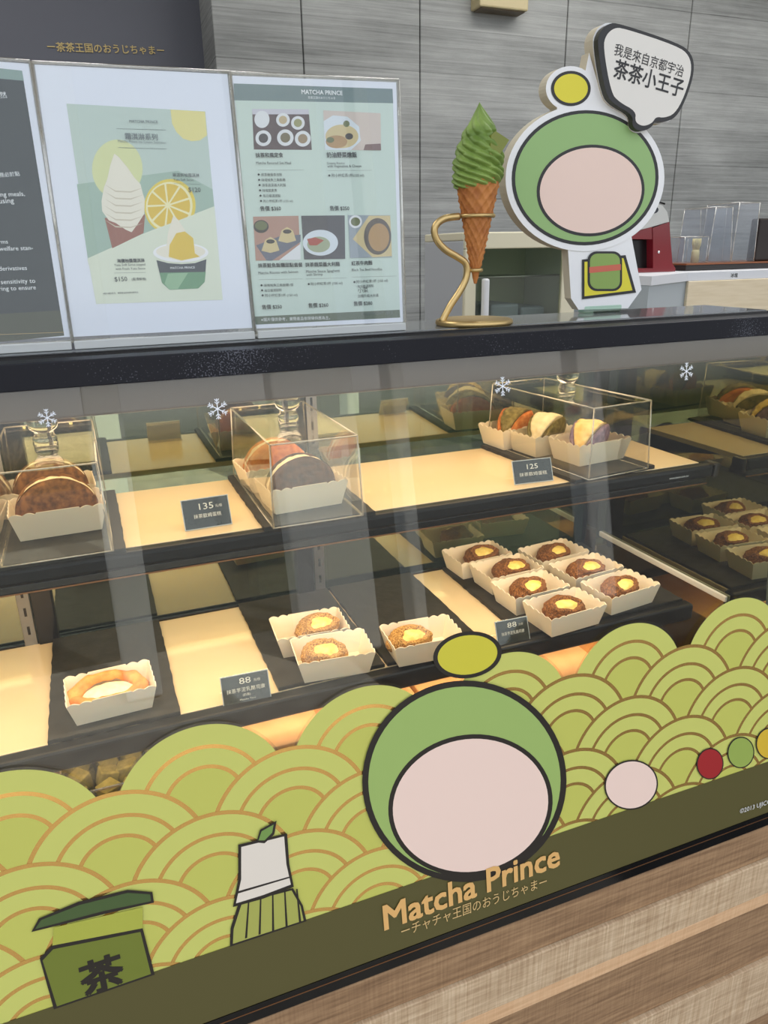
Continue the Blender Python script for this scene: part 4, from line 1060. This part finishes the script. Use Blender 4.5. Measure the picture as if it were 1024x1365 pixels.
# ------------------------------------------------------------------ cut-out standee with speech bubble (plain shapes only)
ps = at(806, 416, 'z', Z_TOP + 0.001); YS = ps.y
ST = Plane((0, YS, 0), (1, 0, 0), (0, 0, 1))
BW = mat('standee_white', (240, 240, 240), 0.5); BS = mat('standee_edge', (206, 196, 172), 0.7)
INK2 = mat('standee_ink', (44, 44, 46), 0.5)
sd = tag(empty('standee', (ps.x, YS, Z_TOP)), 'white edged cut-out standee of plain ovals with a lettered speech bubble', 'standee')
bub = [(818, 31), (900, 58), (918, 72), (922, 96), (910, 135), (896, 160), (880, 166), (868, 164), (862, 174), (848, 179), (836, 172), (838, 156), (812, 142), (800, 128), (788, 60), (792, 42), (804, 31)]
bub = round_off(bub, 2)
def inset(P, k):
    cx = sum(p[0] for p in P) / len(P); cy = sum(p[1] for p in P) / len(P)
    return [(cx + (x - cx) * k, cy + (y - cy) * k) for x, y in P]
mb = MB()
mb.prism(on(ST, ell(780, 237, 106, 98, 64, -0.1)), ST, -0.020, 0.0, BW, BS)
mb.prism(on(ST, ell(761, 118, 33, 30, 40)), ST, -0.0195, -0.0003, BW, BS)
mb.prism(on(ST, [(742, 120), (782, 120), (790, 165), (744, 170)]), ST, -0.0192, -0.0006, BW, BS)
mb.prism(on(ST, [(786, 70), (800, 120), (846, 172), (838, 196), (780, 160), (778, 110)]), ST, -0.019, -0.0009, BW, BS)
mb.prism(on(ST, [(757, 318), (842, 312), (856, 386), (838, 411), (772, 413), (762, 398)]), ST, -0.0188, -0.0012, BW, BS)
mb.prism(on(ST, bub), ST, -0.0185, 0.0018, BW, BS)
mb.build('board', sd)
SG = mat('sticker_green_light', (150, 186, 120), 0.5)
mb = MB(); f = lambda pts, h, m: mb.poly(on(ST, pts), ST, h, m)
f(ell(780, 237, 98, 90, 64, -0.1), 0.0004, INK2); f(ell(780, 237, 93.5, 85.5, 64, -0.1), 0.0007, SG)
f(ell(787, 254, 72, 61, 64, -0.1), 0.0010, INK2); f(ell(787, 254, 68, 57, 64, -0.1), 0.0013, mat('sticker_blush'))
f(ell(761, 118, 26.5, 23.5, 40), 0.0003, INK2); f(ell(761, 118, 22.5, 19.5, 40), 0.0006, mat('standee_yellow', (228, 216, 62), 0.5))
f([(776, 346), (834, 340), (848, 390), (776, 399)], 0.0003, INK2); f([(779, 349), (831, 344), (843, 387), (779, 395)], 0.0006, mat('standee_yellow'))
f(rrect(783, 335, 829, 388, 12), 0.0009, INK2); f(rrect(786, 338, 826, 385, 10), 0.0012, mat('sticker_green_mid', (140, 168, 88), 0.5))
f([(785, 356), (827, 352), (827, 360), (785, 364)], 0.0015, mat('standee_coral', (206, 106, 84), 0.5))
mb.build('plain_print', sd)
PB = Plane((0, YS - 0.0018, 0), (1, 0, 0), (0, 0, 1))
mb = MB(); mb.prism(on(PB, inset(bub, 0.97)), PB, 0.0003, 0.010, mat('bubble_side', (64, 64, 54), 0.5)); mb.build('bubble_frame', sd)
mb = MB(); mb.poly(on(PB, inset(bub, 0.97)), PB, 0.0104, INK2); mb.poly(on(PB, inset([(x + 2.2, y - 1.2) for x, y in bub], 0.88)), PB, 0.0108, mat('bubble_face', (232, 228, 220), 0.5))
mb.text('我是來自京都宇治', PB, PB.uv(812, 74), PB.uv(903, 104), 0.0112, INK2, 0.004); mb.text('茶茶小王子', PB, PB.uv(811, 103), PB.uv(902, 130), 0.0112, INK2, 0.016)
mb.build('bubble_face', sd)
mb = MB(); mb.rbox(ps.x - 0.04, ps.x + 0.035, YS + 0.0005, YS + 0.018, Z_TOP + 0.0004, Z_TOP + 0.012, pane('foot_green', (0.7, 0.85, 0.75), 0.06), 0.002); mb.build('foot', sd)

# ------------------------------------------------------------------ back of the shop
def boxpart(root, name, *a, m=None, r=0.004):
    mb = MB(); mb.rbox(*a, m, r); return mb.build(name, root)
BEIGE = mat('fridge_beige', (236, 228, 198), 0.45); GREYS = mat('fridge_grey', (198, 200, 202), 0.45)
YF = 0.95
fx0 = at(618, 330, 'y', YF).x; fx1 = at(768, 330, 'y', YF).x; ftop = at(690, 309, 'y', YF).z
r5 = ray(566, 330); fback = fx0 / (r5.x / r5.y) - 0.85
fr = tag(empty('display_fridge', ((fx0 + fx1) / 2, YF + 0.2, Z_FLOOR)), 'small beige glass-door fridge standing behind the gold cone holder', 'fridge')
gz0, gz1 = 0.95, at(690, 331, 'y', YF).z; gx0 = at(632, 380, 'y', YF).x; gx1 = at(746, 380, 'y', YF).x
mb = MB(); mb.rbox(fx0, fx0 + 0.02, YF + 0.004, fback, Z_FLOOR + 0.002, ftop - 0.0203, GREYS, 0.003); mb.rbox(fx1 - 0.02, fx1, YF + 0.004, fback, Z_FLOOR + 0.002, ftop - 0.0203, GREYS, 0.003)
mb.rbox(fx0 + 0.02, fx1 - 0.02, fback - 0.02, fback, Z_FLOOR + 0.002, ftop - 0.004, mat('fridge_inner', (160, 166, 150), 0.5), 0.002); mb.rbox(fx0, fx1, YF + 0.004, fback, ftop - 0.02, ftop, BEIGE, 0.003)
mb.rbox(fx0 + 0.02, fx1 - 0.02, YF + 0.03, fback - 0.02, 0.9, 0.94, GREYS, 0.002); mb.build('body', fr)
mb = MB(); mb.rbox(fx0, fx1, YF - 0.012, YF + 0.003, gz1, ftop, BEIGE, 0.003); mb.rbox(fx0, gx0, YF - 0.012, YF + 0.003, 0.9, gz1 - 0.0002, BEIGE, 0.003); mb.rbox(gx1, fx1, YF - 0.012, YF + 0.003, 0.9, gz1 - 0.0002, BEIGE, 0.003)
mb.rbox(fx0, fx1, YF - 0.012, YF + 0.003, Z_FLOOR + 0.002, 0.8998, BEIGE, 0.003); door = mb.build('door', fr)
mb = MB(); mb.box(gx0 + 0.0005, gx1 - 0.0005, YF - 0.006, YF - 0.002, 0.9005, gz1 - 0.0005, pane('fridge_pane', (0.9, 0.93, 0.86), 0.07)); o = mb.build('pane'); o.parent = door
hx = at(641, 400, 'y', YF).x
mb = MB(); mb.rbox(hx - 0.008, hx + 0.008, YF - 0.034, YF - 0.013, 1.25, at(641, 371, 'y', YF).z, WHITE, 0.005); o = mb.build('handle'); o.parent = door
WIRE = mat('shelf_wire', (150, 152, 150), 0.3, 0.8)
mb = MB(); wz = at(700, 366, 'y', YF + 0.15).z
for k in range(9): mb.tube([(gx0 + k * 0.03 * 0.9, YF + 0.04, wz), (gx0 + k * 0.03 * 0.9, fback - 0.03, wz)], 0.0016, WIRE, 6)
mb.tube([(fx0 + 0.02, YF + 0.04, wz), (fx1 - 0.02, YF + 0.04, wz)], 0.003, WIRE, 8); mb.build('wire_shelf', fr)
BG = mat('box_bluegrey', (128, 138, 156), 0.6); wl = at(690, 405, 'y', YF + 0.1)
boxz = 1.22
mb = MB(); mb.rbox(fx0 + 0.021, fx1 - 0.021, YF + 0.03, fback - 0.021, boxz - 0.012, boxz, mat('fridge_inner'), 0.002); mb.build('inner_shelf', fr)
for k, (xa, xb, h_) in enumerate(((650, 688, 0.135), (690, 722, 0.125))):
    a, b_ = at(xa, 400, 'y', YF + 0.08).x, at(xb, 400, 'y', YF + 0.08).x
    o = boxpart(None, 'storage_box', a, b_, YF + 0.06, YF + 0.22, boxz + 0.0005, boxz + h_, m=BG, r=0.008); tag(o, ('blue-grey box at the left inside the beige fridge', 'blue-grey box at the right inside the beige fridge')[k], 'box', 'boxes in the beige fridge')
ct = at(703, 412, 'y', YF + 0.045)
tin = tag(empty('round_tin', (ct.x, ct.y, boxz)), 'cream round tin with dark lid low inside the beige fridge', 'tin')
mb = MB(); mb.lathe([(0, 0.0005), (0.035, 0.0005), (0.035, 0.075), (0, 0.075)], mat('tin_cream', (206, 190, 140), 0.5), 32); o = local(mb, 'tin_body', tin)
mb = MB(); mb.lathe([(0, 0.0755), (0.036, 0.0755), (0.036, 0.09), (0.030, 0.094), (0, 0.094)], mat('tin_lid', (70, 76, 86), 0.4), 32); local(mb, 'lid', tin)
# raised back counter with angled grey end
YK = 1.0
P0 = at(917, 366, 'y', YK); ztc = at(960, 362, 'y', YK).z; zl = at(960, 373, 'y', YK).z
ang = math.radians(29); dl = 0.30
PL = (P0.x - dl * math.cos(ang), YK - dl * math.sin(ang))
kc = tag(empty('back_counter', (P0.x + 0.5, YK + 0.2, Z_FLOOR)), 'raised counter with white edge, pale wood front and angled grey end', 'counter')
FL = Plane((0, 0, 0), (1, 0, 0), (0, 1, 0))
foot = [PL, (P0.x, YK), (P0.x + 1.6, YK), (P0.x + 1.6, YK + 0.5), (PL[0] - 0.15, YK + 0.5)]
mb = MB(); mb.prism(foot, FL, zl, ztc, mat('counter_white', (222, 224, 228), 0.4)); mb.build('worktop', kc)
sh = lambda P, d: [(x, y + d) for x, y in P]
mb = MB(); mb.prism(sh(foot, 0.008), FL, Z_FLOOR + 0.001, zl - 0.0005, mat('counter_grey', (176, 184, 188), 0.5)); mb.build('carcass', kc)
mb = MB(); mb.rbox(P0.x + 0.004, P0.x + 1.6, YK - 0.004, YK + 0.0075, 0.1, zl - 0.0008, wood('pale_maple', (222, 204, 170), (236, 220, 190), (3, 10, 30), 0.1), 0.002); mb.build('wood_front', kc)
KF = Plane((0, YK - 0.0004, 0), (1, 0, 0), (0, 0, 1))
mb = MB(); mb.text('冰塊', KF, KF.uv(974, 369.5), KF.uv(983, 369.3), 0.0006, DARKT, 0.01); mb.build('label', kc)
# red coffee machine
YM = 1.10
MP = Plane((0, YM, 0), (1, 0, 0), (0, 0, 1)); RED = mat('machine_red', (122, 22, 34), 0.25, coat=0.6)
z7 = lambda pts: on(MP, [(820 + u / 5.02, 240 + v / 5.02) for u, v in pts])
cmx = at(872, 350, 'y', YM)
cm = tag(empty('coffee_machine', (cmx.x, YM, ztc)), 'red and silver coffee machine on the raised back counter', 'coffee machine')
lift = ztc + 0.0008
def clampz(P): return [(u, max(v, lift)) for u, v in P]
mb = MB(); mb.prism(clampz(z7([(255, 395), (252, 320), (365, 280), (372, 400), (385, 560), (405, 590), (400, 640), (140, 660), (150, 590), (255, 590)])), MP, -0.16, 0.0, RED); mb.build('body', cm)
mb = MB(); mb.prism(clampz(z7([(90, 400), (270, 400), (270, 588), (100, 620)])), MP, -0.15, -0.03, mat('machine_black', (14, 12, 14), 0.3)); mb.build('brew_bay', cm)
mb = MB(); mb.prism(z7([(80, 395), (140, 345), (252, 310), (252, 396)]), MP, -0.15, -0.002, RED); mb.build('spout_hood', cm)
mb = MB(); mb.prism(z7([(120, 345), (150, 240), (190, 165), (250, 150), (320, 170), (352, 215), (364, 278), (252, 312)]), MP, -0.15, -0.001, mat('machine_silver', (196, 196, 192), 0.3, 0.2)); mb.build('top_cover', cm)
mb = MB(); c = z7([(262, 200)])[0]; mb.ring(c, 0.006, 0.016, MP, 0.0008, mat('machine_dark_chrome', (70, 72, 78), 0.15, 0.9), n=32, sy=0.62); mb.poly([(c[0] + 0.006 * math.cos(a), c[1] + 0.0037 * math.sin(a)) for a in [k * math.pi / 10 for k in range(20)]], MP, 0.0009, STEEL); mb.build('badge_ring', cm)
mb = MB(); c = z7([(290, 482)])[0]; mb.lathe([(0, 0), (0.0042, 0), (0.0042, 0.003), (0.002, 0.0045), (0, 0.0046)], mat('chrome', (230, 230, 232), 0.1, 1.0), 20, Matrix.Translation((c[0], YM - 0.0002, c[1])) @ Matrix.Rotation(math.pi / 2, 4, 'X')); mb.build('button', cm)
mb = MB(); mb.tube([at(820 + u / 5.02, 240 + v / 5.02, 'y', YM + 0.06) for u, v in ((190, 170), (240, 142), (300, 150), (332, 160))], 0.003, BLACKG, 8); mb.build('lever', cm)
# dark tray board with brown edge, whisk in clear box, clear lids, dark box
YT = 1.12; bx0 = at(915, 352, 'y', YT).x
ztb = at(1000, 349, 'y', YT).z
bt = tag(empty('serving_board', (bx0 + 0.37, YT + 0.12, ztc)), 'long dark board with brown top lying on the raised back counter', 'board')
boxpart(bt, 'board_base', bx0, bx0 + 0.75, YT, YT + 0.25, ztc + 0.0006, ztb - 0.0052, m=mat('board_dark', (30, 24, 22), 0.4), r=0.002)
boxpart(bt, 'board_top', bx0, bx0 + 0.75, YT - 0.001, YT + 0.25, ztb - 0.005, ztb, m=mat('board_brown', (128, 74, 40), 0.4), r=0.001)
zt2 = at(1000, 349, 'y', YT).z + 0.0006
wk = tag(empty('bamboo_whisk', (at(927, 340, 'y', YT + 0.05).x, YT + 0.05, zt2)), 'cream bamboo whisk standing in a clear box on the brown board', 'whisk')
BAM = mat('bamboo', (218, 204, 146), 0.5); wh = at(927, 318, 'y', YT + 0.05).z - zt2
mb = MB(); mb.lathe([(0, 0.0005), (0.013, 0.0005), (0.0125, wh * 0.45), (0.010, wh * 0.55), (0, wh * 0.55)], BAM, 24); local(mb, 'handle', wk)
mb = MB()
for k in range(20):
    a = 2 * math.pi * k / 20; mb.tube([(0.009 * math.cos(a), 0.009 * math.sin(a), wh * 0.54), (0.0135 * math.cos(a), 0.0135 * math.sin(a), wh * 0.8), (0.0125 * math.cos(a), 0.0125 * math.sin(a), wh)], 0.0013, BAM, 5)
local(mb, 'tines', wk)
LIDC = pane('hazy_acrylic', (0.9, 0.92, 0.95), 0.06, body=(176, 182, 194), bodyfac=0.16)
def clearbox(px0, px1, pyt, y0, y1, label, tilt=0.0):
    a, b_ = at(px0, 340, 'y', y0).x, at(px1, 340, 'y', y0).x; zt3 = at(px0, pyt, 'y', y0).z; h = zt3 - zt2
    root = empty('clear_box', ((a + b_) / 2, (y0 + y1) / 2, zt2 + 0.0005)); mb = MB(); w, d = (b_ - a) / 2, (y1 - y0) / 2
    P0_ = [(-w, -d, 0), (w, -d, 0), (w, d, 0), (-w, d, 0)]; P1_ = [(-w + tilt * 0.5, -d, h), (w - tilt, -d, h), (w - tilt, d, h), (-w + tilt * 0.5, d, h)]
    for i in range(4):
        j = (i + 1) % 4; mb.add([P0_[i], P0_[j], P1_[j], P1_[i]], [(0, 1, 2, 3)], LIDC); mb.tube([P0_[i], P1_[i]], 0.0014, EDGE, 6); mb.tube([P1_[i], P1_[j]], 0.0014, EDGE, 6)
    mb.add(P1_, [(0, 1, 2, 3)], ACR); local(mb, 'clear_wall', root)
    tag(root, label, 'clear box', 'clear boxes on the back counter')
clearbox(911, 942, 316, YT + 0.01, YT + 0.10, 'small clear box around the bamboo whisk on the back counter')
clearbox(944, 975, 276, YT + 0.02, YT + 0.16, 'tall sloping clear box between the whisk and the last clear box', 0.02)
clearbox(976, 1006, 270, YT + 0.02, YT + 0.16, 'tall clear box beside the dark box at the right', 0.008)
db = boxpart(None, 'dark_box', at(1009, 330, 'y', YT + 0.02).x, at(1009, 330, 'y', YT + 0.02).x + 0.18, YT + 0.02, YT + 0.06, zt2, at(1010, 291, 'y', YT + 0.02).z, m=mat('dark_brown', (34, 24, 20), 0.5), r=0.006); tag(db, 'dark brown box at the right end of the back counter', 'box')
# lamp housing on the concrete wall
lx0, lx1 = at(640, 5, 'y', YW - 0.08).x, at(705, 5, 'y', YW - 0.08).x; lz = at(670, 11, 'y', YW - 0.08).z
el = tag(empty('wall_lamp', ((lx0 + lx1) / 2, YW, lz)), 'beige lamp housing fixed high on the grey concrete wall', 'lamp')
boxpart(el, 'housing', lx0, lx1, YW - 0.08, YW - 0.0005, lz, lz + 0.12, m=mat('lamp_beige', (190, 176, 136), 0.5), r=0.006)
boxpart(el, 'base_strip', lx0 + 0.01, lx1 - 0.01, YW - 0.07, YW - 0.01, lz - 0.004, lz - 0.0002, m=mat('lamp_brown', (96, 84, 64), 0.5), r=0.001)
